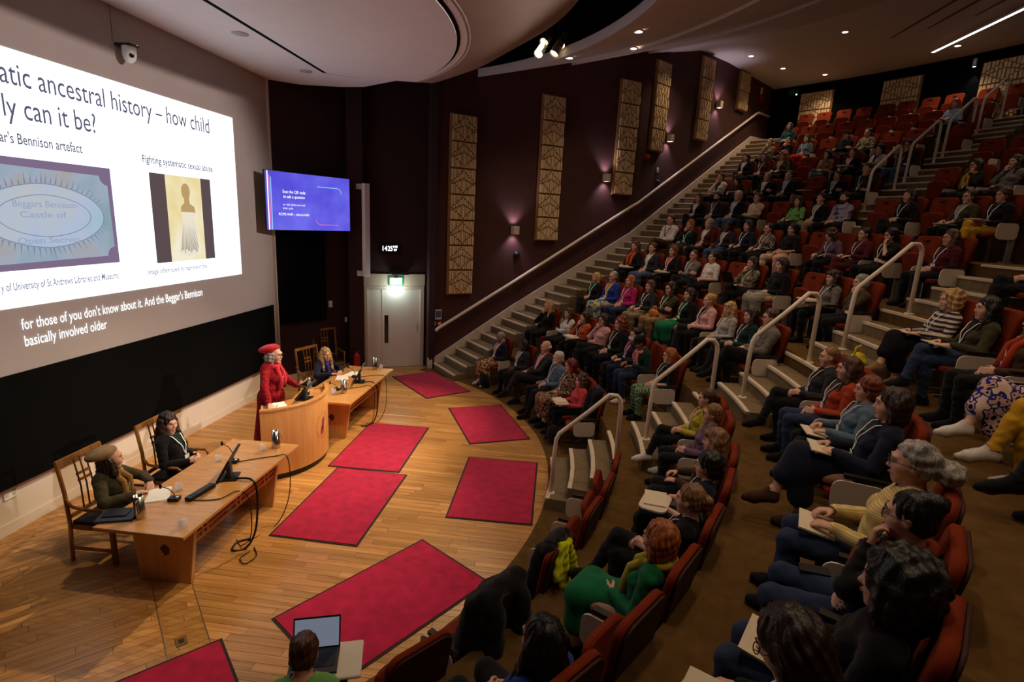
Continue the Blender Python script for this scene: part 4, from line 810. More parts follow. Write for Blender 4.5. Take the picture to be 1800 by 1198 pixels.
def grow_mesh(prims, h):
    """blended union of the limbs -> one continuous quad surface (surface nets)"""
    bb = [bbox(p) for p in prims]; mg = .06
    lo = np.min([b[0] for b in bb], 0) - 4 * h - .01; hi = np.max([b[1] for b in bb], 0) + 4 * h + .01
    n = np.ceil((hi - lo) / h).astype(int) + 1
    F = np.full(n, 9., np.float32); B = np.full(n, 9., np.float32); T = np.zeros(n, np.int8)
    ax = [lo[i] + h * np.arange(n[i]) for i in range(3)]
    for p, (b0, b1) in zip(prims, bb):
        m = p[6] + 3 * h
        i0 = np.clip(((b0 - m - lo) / h).astype(int), 0, n); i1 = np.clip(((b1 + m - lo) / h).astype(int) + 2, 0, n)
        sl_ = tuple(slice(a, b) for a, b in zip(i0, i1))
        X = np.stack(np.meshgrid(*[ax[i][sl_[i]] for i in range(3)], indexing='ij'), -1)
        d = eval_prim(p, X).astype(np.float32); f = F[sl_]; k = p[6]
        if p[0] == 'n':
            d = -d; hh = np.clip(.5 - .5 * (f - d) / k, 0, 1); F[sl_] = f * (1 - hh) + d * hh + k * hh * (1 - hh)
        else:
            hh = np.clip(.5 + .5 * (d - f) / k, 0, 1); F[sl_] = d * (1 - hh) + f * hh - k * hh * (1 - hh)
            bq = B[sl_]; c = d < bq; bq[c] = d[c]; T[sl_][c] = p[5]
    ins = F < 0
    c = ins[:-1, :-1, :-1].astype(np.int8)
    tot = sum(ins[i:n[0] - 1 + i, j:n[1] - 1 + j, k:n[2] - 1 + k].astype(np.int8) for i in (0, 1) for j in (0, 1) for k in (0, 1))
    act = (tot > 0) & (tot < 8); idx = np.argwhere(act); ID = np.full(act.shape, -1, np.int32); ID[act] = np.arange(len(idx))
    off = [(i, j, k) for i in (0, 1) for j in (0, 1) for k in (0, 1)]
    val = np.stack([F[idx[:, 0] + o[0], idx[:, 1] + o[1], idx[:, 2] + o[2]] for o in off], 1)
    P = np.zeros((len(idx), 3)); C = np.zeros(len(idx))
    for a in range(8):
        for b in range(a + 1, 8):
            if sum(x != y for x, y in zip(off[a], off[b])) != 1: continue
            va, vb = val[:, a], val[:, b]; s = (va < 0) != (vb < 0); t = np.where(s, va / np.where(s, va - vb, 1), 0)
            P += np.where(s[:, None], np.array(off[a]) + t[:, None] * (np.array(off[b]) - np.array(off[a])), 0); C += s
    V = lo + h * (idx + P / C[:, None])
    tg = T[idx[:, 0], idx[:, 1], idx[:, 2]]
    faces = []
    for a in range(3):
        u, v = (a + 1) % 3, (a + 2) % 3
        s0 = [slice(None)] * 3; s1 = [slice(None)] * 3; s0[a] = slice(0, -1); s1[a] = slice(1, None)
        A, Bq = ins[tuple(s0)], ins[tuple(s1)]; e = np.argwhere(A != Bq)
        e = e[(e[:, u] > 0) & (e[:, v] > 0) & (e[:, u] < n[u] - 1) & (e[:, v] < n[v] - 1)]
        flip = A[e[:, 0], e[:, 1], e[:, 2]]
        du = np.zeros(3, int); du[u] = 1; dv = np.zeros(3, int); dv[v] = 1
        q = np.stack([ID[tuple((e - x).T)] for x in (0 * du, du, du + dv, dv)], 1)
        q = np.where(flip[:, None], q, q[:, ::-1]); faces.append(q)
    Q = np.concatenate(faces); Q = Q[(Q >= 0).all(1)]
    V = relax(V, Q, 1)
    return V, Q, tg
def relax(V, Q, it):
    for _ in range(it):
        S = np.zeros_like(V); N = np.zeros(len(V))
        for a in range(4):
            b = (a + 1) % 4; np.add.at(S, Q[:, a], V[Q[:, b]]); np.add.at(N, Q[:, a], 1); np.add.at(S, Q[:, b], V[Q[:, a]]); np.add.at(N, Q[:, b], 1)
        V = V * .5 + .5 * S / np.maximum(N, 1)[:, None]
    return V
def normals(V, Q):
    n = np.cross(V[Q[:, 2]] - V[Q[:, 0]], V[Q[:, 3]] - V[Q[:, 1]]); N = np.zeros_like(V)
    for a in range(4): np.add.at(N, Q[:, a], n)
    return N / (np.linalg.norm(N, axis=1)[:, None] + 1e-9)
def np_mesh(name, V, Q, mats=1):
    me = bpy.data.meshes.new(name); me.vertices.add(len(V)); me.vertices.foreach_set('co', np.ascontiguousarray(V, dtype=np.float32).ravel())
    me.loops.add(Q.size); me.loops.foreach_set('vertex_index', Q.ravel().astype(np.int32)); me.polygons.add(len(Q)); k = Q.shape[1]
    me.polygons.foreach_set('loop_start', np.arange(0, Q.size, k, dtype=np.int32)); me.polygons.foreach_set('use_smooth', np.ones(len(Q), bool))
    me.update(calc_edges=True)
    for _ in range(mats): me.materials.append(None)
    return me
def shell(V, Q, keep, off, wide=True):
    """clothing: the faces of the kept region pushed outwards"""
    N = normals(V, Q); K = keep[Q].any(1) if wide else keep[Q].all(1); q = Q[K]; u, inv = np.unique(q, return_inverse=True)
    return V[u] + N[u] * (off[u][:, None] if hasattr(off, '__len__') else off), inv.reshape(q.shape)
def ik(S, W, L1, L2, pole):
    S, W = V3(*S), V3(*W); d = W - S; D = np.linalg.norm(d); D2 = min(D, L1 + L2 - .004); d = d / D; W = S + d * D2
    a = (L1 * L1 - L2 * L2 + D2 * D2) / (2 * D2); hgt = math.sqrt(max(L1 * L1 - a * a, 0)); pl = V3(*pole); pl = nrm(pl - (pl @ d) * d)
    return S + d * a + pl * hgt, W
def hand(W, f, n, side, curl=.5, sc=1.):
    """palm, four fingers of different lengths and a thumb; f along the hand, n out of the palm, side the thumb side"""
    f = nrm(f); n = nrm(V3(*n) - (V3(*n) @ f) * f); s = nrm(V3(*side) - (V3(*side) @ f) * f - (V3(*side) @ n) * n); P = []
    W = V3(*W)
    for o in (-.024, -.008, .008, .024):
        P.append(rc(W + f * .012 + s * o * .6, W + f * .078 * sc + s * o, .014, .0125, 5, .012))
    for o, L in ((.030, .9), (.010, 1.), (-.010, .95), (-.029, .75)):
        b = W + f * .082 * sc + s * o
        d1 = nrm(f * math.cos(curl * .7) + n * math.sin(curl * .7)); d2 = nrm(f * math.cos(curl * 1.5) + n * math.sin(curl * 1.5)); d3 = nrm(f * math.cos(curl * 2.2) + n * math.sin(curl * 2.2))
        p1 = b + d1 * .040 * L; p2 = p1 + d2 * .026 * L; p3 = p2 + d3 * .019 * L
        P += [rc(b, p1, .0102, .0092, 5, .007), rc(p1, p2, .0092, .0085, 5, .006), rc(p2, p3, .0085, .0072, 5, .006)]
    b = W + f * .022 + s * .024; d1 = nrm(f * .66 + s * .62 + n * .4); p1 = b + d1 * .042; d2 = nrm(f * .9 + s * .1 + n * .45); p2 = p1 + d2 * .034
    P += [rc(b, p1, .0145, .0115, 5, .012), rc(p1, p2, .0112, .0085, 5, .006)]
    return P
def rotm(yaw, pitch, roll):
    return np.array((Matrix.Rotation(yaw, 3, 'Z') @ Matrix.Rotation(pitch, 3, 'Y') @ Matrix.Rotation(roll, 3, 'X')))
def head_prims(c, R, fem=1., ksc=1.0):
    c = V3(*c); g = lambda x, y, z: c + R @ (V3(x, y, z) * ksc)
    E = lambda x, y, z, a, b, d, k=.03, neg=False: el(g(x, y, z), V3(a, b, d) * ksc, 0, k, R, neg)
    C = lambda a, b, ra, rb, k=.012: rc(g(*a), g(*b), ra * ksc, rb * ksc, 0, k)
    return [E(-.014, 0, .034, .100, .078, .096), E(.026, 0, -.035, .064, .058, .085, .04), C((.066, .014, -.104), (.066, -.014, -.104), .020, .020, .03),
            E(.055, .036, -.03, .03, .028, .032, .03), E(.055, -.036, -.03, .03, .028, .032, .03),
            C((.088, .035, .026), (.088, -.035, .026), .014, .014, .02),
            E(.094, .031, .004, .016, .017, .012, .014, True), E(.094, -.031, .004, .016, .017, .012, .014, True),
            C((.090, 0, .008), (.110, 0, -.032), .0095, .0115, .012), C((.098, .011, -.036), (.098, -.011, -.036), .0085, .0085, .008),
            E(.088, 0, -.066, .013, .024, .007, .008), E(.086, 0, -.080, .012, .021, .007, .008),
            E(-.004, .079, -.008, .018, .008, .031, .008), E(-.004, -.079, -.008, .018, .008, .031, .008)]
def leg_prims(hip, knee, ankle, toe_dir, k=1.):
    hip, knee, ankle = V3(*hip), V3(*knee), V3(*ankle); td = nrm(toe_dir); up = V3(0, 0, 1); dn = -up
    P = [rc(hip, knee, .088 * k, .060 * k, 6, .04), rc(knee, knee + (ankle - knee) * .35, .057 * k, .056 * k, 7, .03), rc(knee + (ankle - knee) * .35, ankle, .056 * k, .038 * k, 7, .03)]
    sh = nrm(ankle - knee); heel = ankle + sh * .055 - td * .03; ball = ankle + sh * .06 + td * .12; toe = ball + td * .065
    P += [rc(ankle, heel, .038, .036, 8, .03), rc(heel, ball, .036, .040, 8, .03), rc(ball, toe, .038, .026, 8, .03), rc(ankle + td * .02, ball, .036, .030, 8, .03)]
    return P
POSES = {}
def pose(name, lean=0., head=(0, .0, 0), hfwd=0., rw=(.27, -.085, .615), lw=(.25, .085, .645), rp=(-.7, -.6, -.7), lp=(-.7, .6, -.7), rf=None, lf=None, rn=(0, 1, -.4), ln_=(0, -1, -.4), curl=(.6, .6), legs='flat', fem=1., wide=1., h=.0095, stand=False, hair_only=False, seat=.0):
    """one posed figure: continuous body, garments cut from it, lanyard and head frame"""
    P = []
    if not stand:
        hx = .10; zs = .0
        pel = V3(hx, 0, .555); ab = V3(hx - .045 + lean * .10, 0, .70); ch = V3(hx - .085 + lean * .26, 0, .845); sh = V3(hx - .115 + lean * .40, 0, .950 - lean * .05); hd = V3(hx - .095 + lean * .62 + hfwd, 0, 1.150 - lean * .16)
    else:
        pel = V3(0, 0, .93); ab = V3(.0 + lean * .1, 0, 1.08); ch = V3(-.005 + lean * .25, 0, 1.26); sh = V3(-.015 + lean * .4, 0, 1.385); hd = V3(.02 + lean * .6 + hfwd, 0, 1.575 - lean * .1)
    R = rotm(*head)
    P.append(el(pel, (.125 * wide, .172 * wide, .115), 6, .05)); P.append(el(ab, (.112 * wide, .142 * wide, .15), 2, .05)); P.append(el(ch, (.104 * wide, .146 * wide, .15), 2, .05))
    if fem > .5:
        for s in (1, -1): P.append(el(ch + V3(.078 * wide, .070 * s, -.02), (.062, .066, .064), 2, .04))
    sw = .150 if fem > .5 else .172
    P.append(rc(sh + V3(0, sw - .035, -.015), sh + V3(0, -sw + .035, -.015), .055, .055, 2, .05))
    nb = sh + V3(.0, 0, .045); P.append(rc(nb - V3(0, 0, .05), hd + R @ V3(-.03, 0, -.075), .058, .050, 1, .035))
    for s in (1, -1): P.append(rc(nb + V3(-.012, .03 * s, -.01), sh + V3(-.005, .12 * s, .012), .038, .045, 2, .05))
    P += head_prims(hd, R)
    for s, w, pl, f, n_, cu in ((-1, rw, rp, rf, rn, curl[0]), (1, lw, lp, lf, ln_, curl[1])):
        if not stand and abs(lean) > 0 and f is None: pass
        S = sh + V3(0, sw * s * 1.08, -.02); E_, W = ik(S, w, .275, .245, pl)
        P.append(rc(S, E_, .049 if fem > .5 else .054, .040, 3, .035)); P.append(rc(E_, W, .040, .028, 4, .02))
        fd = f if f is not None else nrm(W - E_); P += hand(W + nrm(fd) * .012, fd, n_, (0, -s, .8), cu)
    if stand:
        for s in (1, -1):
            P += leg_prims((pel[0], .092 * s, .90), (pel[0] + .02, .10 * s, .50), (pel[0] - .02, .105 * s, .10), (1, .15 * s, 0))
    else:
        hz = .535
        L = {'flat': (((.52, .11, .515), (.50, .12, .10)), ((.52, -.11, .515), (.52, -.12, .10))),
             'out': (((.53, .13, .50), (.66, .14, .10)), ((.53, -.12, .51), (.56, -.12, .10))),
             'back': (((.52, .12, .50), (.40, .12, .10)), ((.52, -.12, .51), (.44, -.10, .10))),
             'crossR': (((.52, .08, .515), (.48, .10, .10)), ((.545, .02, .635), (.70, .12, .29))),
             'crossL': (((.545, -.02, .635), (.70, -.12, .29)), ((.52, -.08, .515), (.48, -.10, .10))),
             'apart': (((.51, .19, .515), (.50, .21, .10)), ((.51, -.19, .515), (.52, -.21, .10)))}[legs]
        for s, (kn, an) in zip((1, -1), L):
            P += leg_prims((pel[0] + .01, .088 * s, hz), kn, an, (1, (an[1] - kn[1]) * .5 + .05 * s, -.25 if an[2] > .2 else 0), 1. * wide)
    V, Q, tg = grow_mesh(P, h)
    D = {'head': (hd, R), 'knees': None}
    D['body'] = np_mesh('body', V, Q)
    def garment(nm, tags, off): v, q = shell(V, Q, np.isin(tg, tags), off); D[nm] = np_mesh(nm, v, q)
    jit = .011 + .0035 * np.sin(V[:, 2] * 75 + 3 * np.sin(V[:, 1] * 25)) * np.sin(V[:, 0] * 48 + 2 * V[:, 1])
    garment('top', (2, 3, 4), jit + .003); garment('top_short', (2, 3), jit + .003)
    Nn = normals(V, Q); kp = (tg == 2) & (Nn[:, 0] > .25) & (np.abs(V[:, 1]) < .012 + .22 * (V[:, 2] - (ch[2] - .17))) & (V[:, 2] > ch[2] - .17)
    v, q = shell(V, Q, kp, jit + .006, False); D['shirt'] = np_mesh('shirt', v, q)
    tg2 = tg.copy(); garment('trousers', (6, 7), jit * .8 + .002); garment('shoes', (8,), .004)
    v, q = shell(V, Q, (tg == 8) & (Nn[:, 2] < -.25), .010, False); D['soles'] = np_mesh('soles', v, q)
    # skirt / coat tails
    if not stand:
        K = [np.array(L[0][0]), np.array(L[1][0])]; A_ = [np.array(L[0][1]), np.array(L[1][1])]
        S_ = [el(pel, (.16, .195, .125), 0, .05)]
        for a, b, r0, r1 in ((pel, K[0], .12, .085), (pel, K[1], .12, .085), (K[0], K[1], .085, .085), (pel + V3(.15, 0, 0), (K[0] + K[1]) / 2, .13, .1)): S_.append(rc(a, b, r0, r1, 0, .05))
        for a, b in ((K[0], K[0] * .45 + A_[0] * .55), (K[1], K[1] * .45 + A_[1] * .55)): S_.append(rc(a, b, .088, .10, 0, .06))
    else:
        S_ = [el(pel, (.17, .20, .16), 0, .06), rc(pel, (pel[0] - .03, 0, .30), .17, .235, 0, .06), rc(pel + V3(0, .06, 0), (pel[0], .12, .22), .13, .19, 0, .06), rc(pel - V3(0, .06, 0), (pel[0], -.12, .22), .13, .19, 0, .06)]
    D['skirt_prims'] = S_
    # lanyard laid on the chest
    tor = V[(tg == 2) | (tg == 1)]
    def front(y, z):
        q = tor[(abs(tor[:, 1] - y) < .022) & (abs(tor[:, 2] - z) < .022)]; return q[:, 0].max() + .024 if len(q) else ch[0] + .14
    zb = ch[2] - .10; zt = sh[2] + .055
    lm = MB()
    for s in (1, -1):
        pts = [(nb[0] - .055, .052 * s, zt + .022), (nb[0] - .02, .066 * s, zt + .018)]
        for t in np.linspace(.06, 1, 8): y = .075 * s * (1 - t) + .004 * s; z = zt + (zb - zt) * t; pts.append((front(y, z) + .004, y, z))
        rws = [[(p[0], p[1] - .008, p[2]), (p[0] + .004, p[1], p[2]), (p[0], p[1] + .008, p[2])] for p in pts]; lm.sweep(rws)
    D['lanyard'] = lm.mesh('lanyard', [M_BLK]); bx = MB(); xb = max(front(0, zb - .05), front(.03, zb - .03)) + .006
    bx.box((xb, 0, zb - .045), (.006, .09, .065)); D['badge'] = bx.mesh('badge', [M_BLK])
    D['frontx'] = front
    POSES[name] = D
    return D
def get_skirt(D):
    if 'skirt' not in D:
        v, q, t = grow_mesh(D['skirt_prims'], .016); D['skirt'] = np_mesh('skirt', v, q)
    return D['skirt']
# ------------------------------------------------------------------ hair, faces, glasses (head frame: x forward, z up)
HAIR = {}
def noise_push(V, N, amp, f, seed=0): 
    return V + N * (amp * (np.sin(V[:, 0] * f + seed) * np.sin(V[:, 1] * f * 1.1 + 1) + .6 * np.sin(V[:, 2] * f * 1.3 + V[:, 1] * f * .7 + 2 * seed)))[:, None]
def make_hair(style):
    if style in HAIR: return HAIR[style]
    k = 1.0; P = []; E = lambda c, r, kk=.03, neg=False: P.append(el(V3(*c) * k, V3(*r) * k, 0, kk, None, neg)); C = lambda a, b, ra, rb, kk=.03: P.append(rc(V3(*a) * k, V3(*b) * k, ra * k, rb * k, 0, kk))
    amp, f = .0025, 90
    cap = lambda g=.0: E((-.022, 0, .042), (.106 + g, .089 + g, .102 + g))
    face_cut = lambda z=-.03, x=.10: E((x + .006, 0, -.022 + z * .12), (.066 if x < .106 else .070, .068, .106), .014, True)
    if style == 'short': cap(); E((-.05, 0, -.03), (.07, .08, .07)); face_cut(-.02); amp, f = .003, 110
    elif style == 'crop': E((-.022, 0, .044), (.101, .083, .096)); E((-.05, 0, -.02), (.062, .077, .06)); face_cut(-.015, .10); amp = .0015
    elif style == 'balding':
        E((-.04, 0, -.0), (.092, .090, .062)); E((.03, 0, .14), (.16, .07, .1), .02, True); face_cut(-.0, .09); amp = .002
    elif style == 'bob':
        cap(.006); C((-.02, .078, .02), (.0, .088, -.11), .045, .034); C((-.02, -.078, .02), (.0, -.088, -.11), .045, .034); C((-.07, 0, .02), (-.075, 0, -.10), .07, .055); C((-.06, .05, 0), (-.055, .06, -.11), .05, .04); C((-.06, -.05, 0), (-.055, -.06, -.11), .05, .04); face_cut(-.05, .105); amp = .004
    elif style in ('long', 'longfringe'):
        cap(.004)
        for s in (1, -1):
            C((-.02, .078 * s, .02), (.02, .092 * s, -.13), .045, .034); C((.02, .092 * s, -.13), (.095, .085 * s, -.28), .036, .028); C((-.06, .05 * s, 0), (-.10, .07 * s, -.25), .05, .045)
        C((-.07, 0, .02), (-.115, 0, -.27), .07, .05); face_cut(-.05, .108); amp, f = .004, 70
        if style == 'longfringe': C((.075, .035, .075), (.083, -.035, .075), .024, .024, .02)
    elif style in ('pony', 'bun', 'messybun', 'updo'):
        E((-.020, 0, .042), (.104, .086, .1)); E((-.05, 0, -.02), (.06, .078, .06)); face_cut(-.02, .10)
        if style == 'pony': C((-.10, 0, .05), (-.14, 0, .03), .028, .03); C((-.14, 0, .03), (-.15, .0, -.16), .035, .018); amp = .003
        elif style == 'bun': E((-.115, 0, .075), (.045, .045, .045)); amp = .003
        elif style == 'updo': E((-.085, 0, .10), (.06, .055, .05)); amp = .003
        else: C((-.09, 0, .02), (-.17, 0, -.02), .06, .062); E((-.17, .02, -.01), (.065, .07, .062)); amp, f = .007, 85
    elif style in ('curly', 'bigcurly'):
        g = .02 if style == 'curly' else .045; E((-.03, 0, .045), (.112 + g * .6, .09 + g, .10 + g * .6))
        for s in (1, -1): E((-.02, .085 * s, -.05), (.06 + g * .5, .035 + g * .6, .085 + g))
        E((-.075, 0, -.04), (.06 + g * .6, .09, .1 + g)); face_cut(-.04, .108); amp, f = .010, 75
    elif style == 'shortwave': cap(.008); E((-.05, 0, -.04), (.075, .092, .075)); face_cut(-.035, .104); amp, f = .006, 85
    elif style == 'beret': E((-.05, .012, .095), (.148, .132, .058), .02); E((-.022, 0, .065), (.112, .096, .045), .02); C((-.045, .01, .15), (-.05, .01, .172), .006, .004, .01); amp = .003; f = 40
    elif style == 'cap': E((-.015, 0, .075), (.108, .09, .075), .02); E((.10, 0, .05), (.08, .065, .012), .015); amp = 0
    elif style == 'scarf': E((-.02, 0, .035), (.112, .096, .108)); C((-.03, .05, -.09), (-.03, -.05, -.09), .07, .07, .04); face_cut(-.03, .11)
    elif style == 'greycurls':   # curls below a beret
        for s in (1, -1): E((-.03, .082 * s, -.045), (.06, .038, .075)); E((-.0, .085 * s, -.01), (.04, .02, .05))
        E((-.08, 0, -.05), (.055, .09, .075)); E((-.03, 0, .03), (.1, .084, .05)); face_cut(-.03, .10); amp, f = .008, 95
    elif style == 'underhat':   # long hair below a beret
        for s in (1, -1): C((-.02, .078 * s, .0), (.02, .09 * s, -.15), .04, .04); C((-.06, .05 * s, 0), (-.05, .07 * s, -.2), .05, .045)
        C((-.07, 0, .02), (-.08, 0, -.2), .06, .055); face_cut(-.05, .105); amp = .004
    V, Q, t = grow_mesh(P, .0085 if style not in ('curly', 'bigcurly') else .0085)
    N_ = normals(V, Q); V = noise_push(V, N_, amp, f, len(style))
    if style in ('bob', 'long', 'longfringe', 'pony', 'short', 'bun', 'updo', 'underhat', 'shortwave'):
        an = np.arctan2(V[:, 1], V[:, 0] + .03); V = V + N_ * (.0032 * np.sin(an * 17 + 2.5 * np.sin(V[:, 2] * 22)) + .002 * np.sin(an * 29 + 4 * np.sin(V[:, 2] * 14)))[:, None]
    HAIR[style] = np_mesh('hair', V, Q)
    return HAIR[style]
def face_bits():
    k = 1.0; m = MB()
    for s in (1, -1):
        M = Matrix.Diagonal((1, 1.25, .62)).to_3x3(); m.lathe([(.0115 * math.sin(a), .0115 * math.cos(a)) for a in np.linspace(0, pi, 7)], 10, Vector((.0795, .031 * s, .006)) * k, M=M)
    eyes = m.mesh('eyes', [None]); eyes.materials.clear(); eyes.materials.append(pm('eye white', rgb(196, 186, 178), .3))
    m2 = MB()
    for s in (1, -1): m2.lathe([(.0062 * math.sin(a), .0052 * math.cos(a)) for a in np.linspace(0, pi, 6)], 8, Vector((.0875, .031 * s, .006)) * k)
    iris = m2.mesh('irises', [pm('iris dark', rgb(38, 28, 24), .2)])
    m3 = MB()
    for s in (1, -1): m3.tube([Vector((.094, .014 * s, .030)) * k, Vector((.099, .030 * s, .037)) * k, Vector((.088, .050 * s, .030)) * k], [.0035, .0042, .0025], 6)
    brow = m3.mesh('eyebrows', [M_BLK])
    m4 = MB(); m4.tube([Vector((.088, .022, -.072)) * k, Vector((.1005, .009, -.068)) * k, Vector((.102, 0, -.0695)) * k, Vector((.1005, -.009, -.068)) * k, Vector((.088, -.022, -.072)) * k], [.002, .0045, .0045, .0045, .002], 6)
    lips = m4.mesh('lips', [pm('lips', rgb(166, 92, 84), .5)])
    g = MB()
    for s in (1, -1):
        g.tube([Vector((.108, .032 * s + .023 * math.cos(a), .004 + .019 * math.sin(a))) * k for a in np.linspace(0, 2 * pi, 13)], .0021, 5)
        g.tube([Vector((.105, .055 * s, .01)) * k, Vector((.06, .082 * s, .012)) * k, Vector((-.01, .086 * s, .004)) * k], .002, 5)
    g.tube([Vector((.108, .010, .008)) * k, Vector((.112, 0, .011)) * k, Vector((.108, -.010, .008)) * k], .002, 5)
    return eyes, iris, brow, lips, g.mesh('glasses', [pm('spectacle frame', rgb(40, 26, 24), .3)])
FB = face_bits()
def put(me, name, parent, mat=None, M=None):
    o = bpy.data.objects.new(name, me); COL.objects.link(o); o.parent = parent
    if M is not None: o.matrix_local = M
    if mat is not None and len(o.material_slots):
        o.material_slots[0].link = 'OBJECT'; o.material_slots[0].material = mat
    return o
SKINS = {c: pm('skin ' + c, v, .5, var=.06, vs_=25, spec=.35) for c, v in {'a': rgb(214, 164, 140), 'b': rgb(196, 142, 116), 'c': rgb(150, 100, 74), 'd': rgb(100, 64, 46)}.items()}
def hair_mat(c, v):
    m = bpy.data.materials.new('hair ' + c); m.use_nodes = True; nt = m.node_tree; b = nt.nodes['Principled BSDF']; L = nt.links.new
    tc = nt.nodes.new('ShaderNodeTexCoord'); mp = nt.nodes.new('ShaderNodeMapping'); mp.inputs['Scale'].default_value = (95, 95, 12); L(tc.outputs['Object'], mp.inputs['Vector'])
    n = nt.nodes.new('ShaderNodeTexNoise'); n.inputs['Scale'].default_value = 1; n.inputs['Detail'].default_value = 3; n.inputs['Distortion'].default_value = .5; L(mp.outputs['Vector'], n.inputs['Vector'])
    r = nt.nodes.new('ShaderNodeValToRGB'); e = r.color_ramp.elements; e[0].position = .32; e[1].position = .7; e[0].color = (*[x * .45 for x in v], 1); e[1].color = (*[min(1, x * 1.55) for x in v], 1)
    L(n.outputs['Fac'], r.inputs['Fac']); L(r.outputs['Color'], b.inputs['Base Color']); b.inputs['Roughness'].default_value = .42; b.inputs['Specular IOR Level'].default_value = .45
    bp = nt.nodes.new('ShaderNodeBump'); bp.inputs['Strength'].default_value = .7; bp.inputs['Distance'].default_value = .006; L(n.outputs['Fac'], bp.inputs['Height']); L(bp.outputs['Normal'], b.inputs['Normal'])
    return m
HAIRC = {c: hair_mat(c, v) for c, v in {'black': rgb(22, 17, 16), 'dark': rgb(44, 28, 21), 'brown': rgb(78, 48, 30), 'light': rgb(128, 92, 56), 'blonde': rgb(186, 146, 92), 'ginger': rgb(156, 84, 40), 'auburn': rgb(112, 54, 30), 'red': rgb(104, 24, 22), 'grey': rgb(150, 144, 138), 'white': rgb(206, 200, 190)}.items()}
def fabric(name, col, kind='plain', col2=None, sc=20.):
    key = 'cloth ' + name
    if key in MATS: return MATS[key]
    if kind == 'plain': return pm(key, col, .9, var=.16, vs_=14, bump=.35, bs=220, spec=.15, sheen=.1)
    m = bpy.data.materials.new(key); m.use_nodes = True; nt = m.node_tree; b = nt.nodes['Principled BSDF']; L = nt.links.new; tc = nt.nodes.new('ShaderNodeTexCoord')
    if kind == 'stripe': t = nt.nodes.new('ShaderNodeTexWave'); t.bands_direction = 'Z'; t.inputs['Scale'].default_value = sc; t.inputs['Distortion'].default_value = .4; out = t.outputs['Fac']
    elif kind == 'check': t = nt.nodes.new('ShaderNodeTexChecker'); t.inputs['Scale'].default_value = sc; out = t.outputs['Fac']
    elif kind == 'dots': t = nt.nodes.new('ShaderNodeTexVoronoi'); t.inputs['Scale'].default_value = sc; out = t.outputs['Distance']
    else: t = nt.nodes.new('ShaderNodeTexNoise'); t.inputs['Scale'].default_value = sc; t.inputs['Detail'].default_value = 1.5; out = t.outputs['Fac']
    L(tc.outputs['Object'], t.inputs['Vector']); r = nt.nodes.new('ShaderNodeValToRGB'); r.color_ramp.interpolation = 'CONSTANT' if kind != 'noise' else 'LINEAR'
    e = r.color_ramp.elements; cols = [col] + list(col2 if isinstance(col2, list) else [col2]); n = len(cols)
    pos = {'stripe': [0, .5], 'check': [0, .5], 'dots': [0, .28]}.get(kind, [.0] + [.38 + .24 * i / max(1, n - 1) for i in range(n - 1)])
    while len(e) < n: e.new(.5)
    for i in range(n): e[i].position = pos[min(i, len(pos) - 1)]; e[i].color = (*cols[i], 1)
    L(out, r.inputs['Fac']); L(r.outputs['Color'], b.inputs['Base Color']); b.inputs['Roughness'].default_value = .9; b.inputs['Specular IOR Level'].default_value = .15; MATS[key] = m
    return m
FC = {}
for nm, c in dict(black=(20, 19, 21), char=(44, 43, 46), navy=(26, 30, 50), dgreen=(16, 46, 40), green=(18, 104, 62), lime=(120, 176, 96), olive=(66, 60, 40), brown=(76, 50, 32), tan=(150, 116, 74), mustard=(196, 146, 34), yellow=(176, 160, 52), orange=(196, 88, 44), rust=(168, 62, 32), red=(170, 30, 40), crimson=(196, 44, 60), maroon=(84, 22, 30), coral=(206, 74, 80), pink=(214, 160, 156), magenta=(176, 34, 106), purple=(112, 84, 104), blue=(36, 58, 140), teal=(20, 74, 76), bluegrey=(92, 112, 128), grey=(112, 106, 100), lgrey=(168, 162, 156), white=(216, 208, 200), cream=(208, 186, 150), denim=(70, 88, 116), dkdenim=(40, 52, 78), paleblue=(168, 184, 206), khaki=(140, 122, 92), violet=(64, 56, 130)).items(): FC[nm] = fabric(nm, rgb(*c))
FC['floral'] = fabric('floral', rgb(24, 22, 26), 'noise2', [rgb(24, 22, 26), rgb(180, 150, 110), rgb(120, 60, 60)], 26)
FC['plaid'] = fabric('plaid', rgb(60, 46, 44), 'check', rgb(150, 132, 122), 22); FC['flannel'] = fabric('flannel', rgb(48, 54, 84), 'noise2', [rgb(100, 100, 124), rgb(160, 150, 160)], 9)
FC['camo'] = fabric('camo', rgb(50, 44, 38), 'noise2', [rgb(112, 98, 80), rgb(160, 146, 124)], 24); FC['stripes'] = fabric('stripes', rgb(206, 186, 160), 'stripe', rgb(42, 46, 72), 5.5)
FC['finestripe'] = fabric('finestripe', rgb(206, 176, 100), 'stripe', rgb(226, 204, 150), 22); FC['bwstripe'] = fabric('bwstripe', rgb(30, 28, 28), 'stripe', rgb(200, 190, 170), 16)
FC['gcheck'] = fabric('gcheck', rgb(24, 62, 44), 'check', rgb(140, 164, 130), 34); FC['pinkpat'] = fabric('pinkpat', rgb(206, 140, 150), 'noise2', [rgb(226, 186, 150), rgb(216, 196, 156)], 8)
FC['bluepat'] = fabric('bluepat', rgb(36, 66, 130), 'noise2', [rgb(90, 120, 170), rgb(200, 190, 110)], 18); FC['bold'] = fabric('bold', rgb(18, 17, 24), 'noise2', [rgb(206, 166, 150), rgb(40, 44, 120), rgb(226, 196, 180)], 13)
FC['goldpat'] = fabric('goldpat', rgb(110, 84, 34), 'noise2', [rgb(90, 60, 30), rgb(150, 60, 40), rgb(196, 180, 140)], 22); FC['leopard'] = fabric('leopard', rgb(50, 36, 24), 'dots', rgb(150, 112, 66), 60)
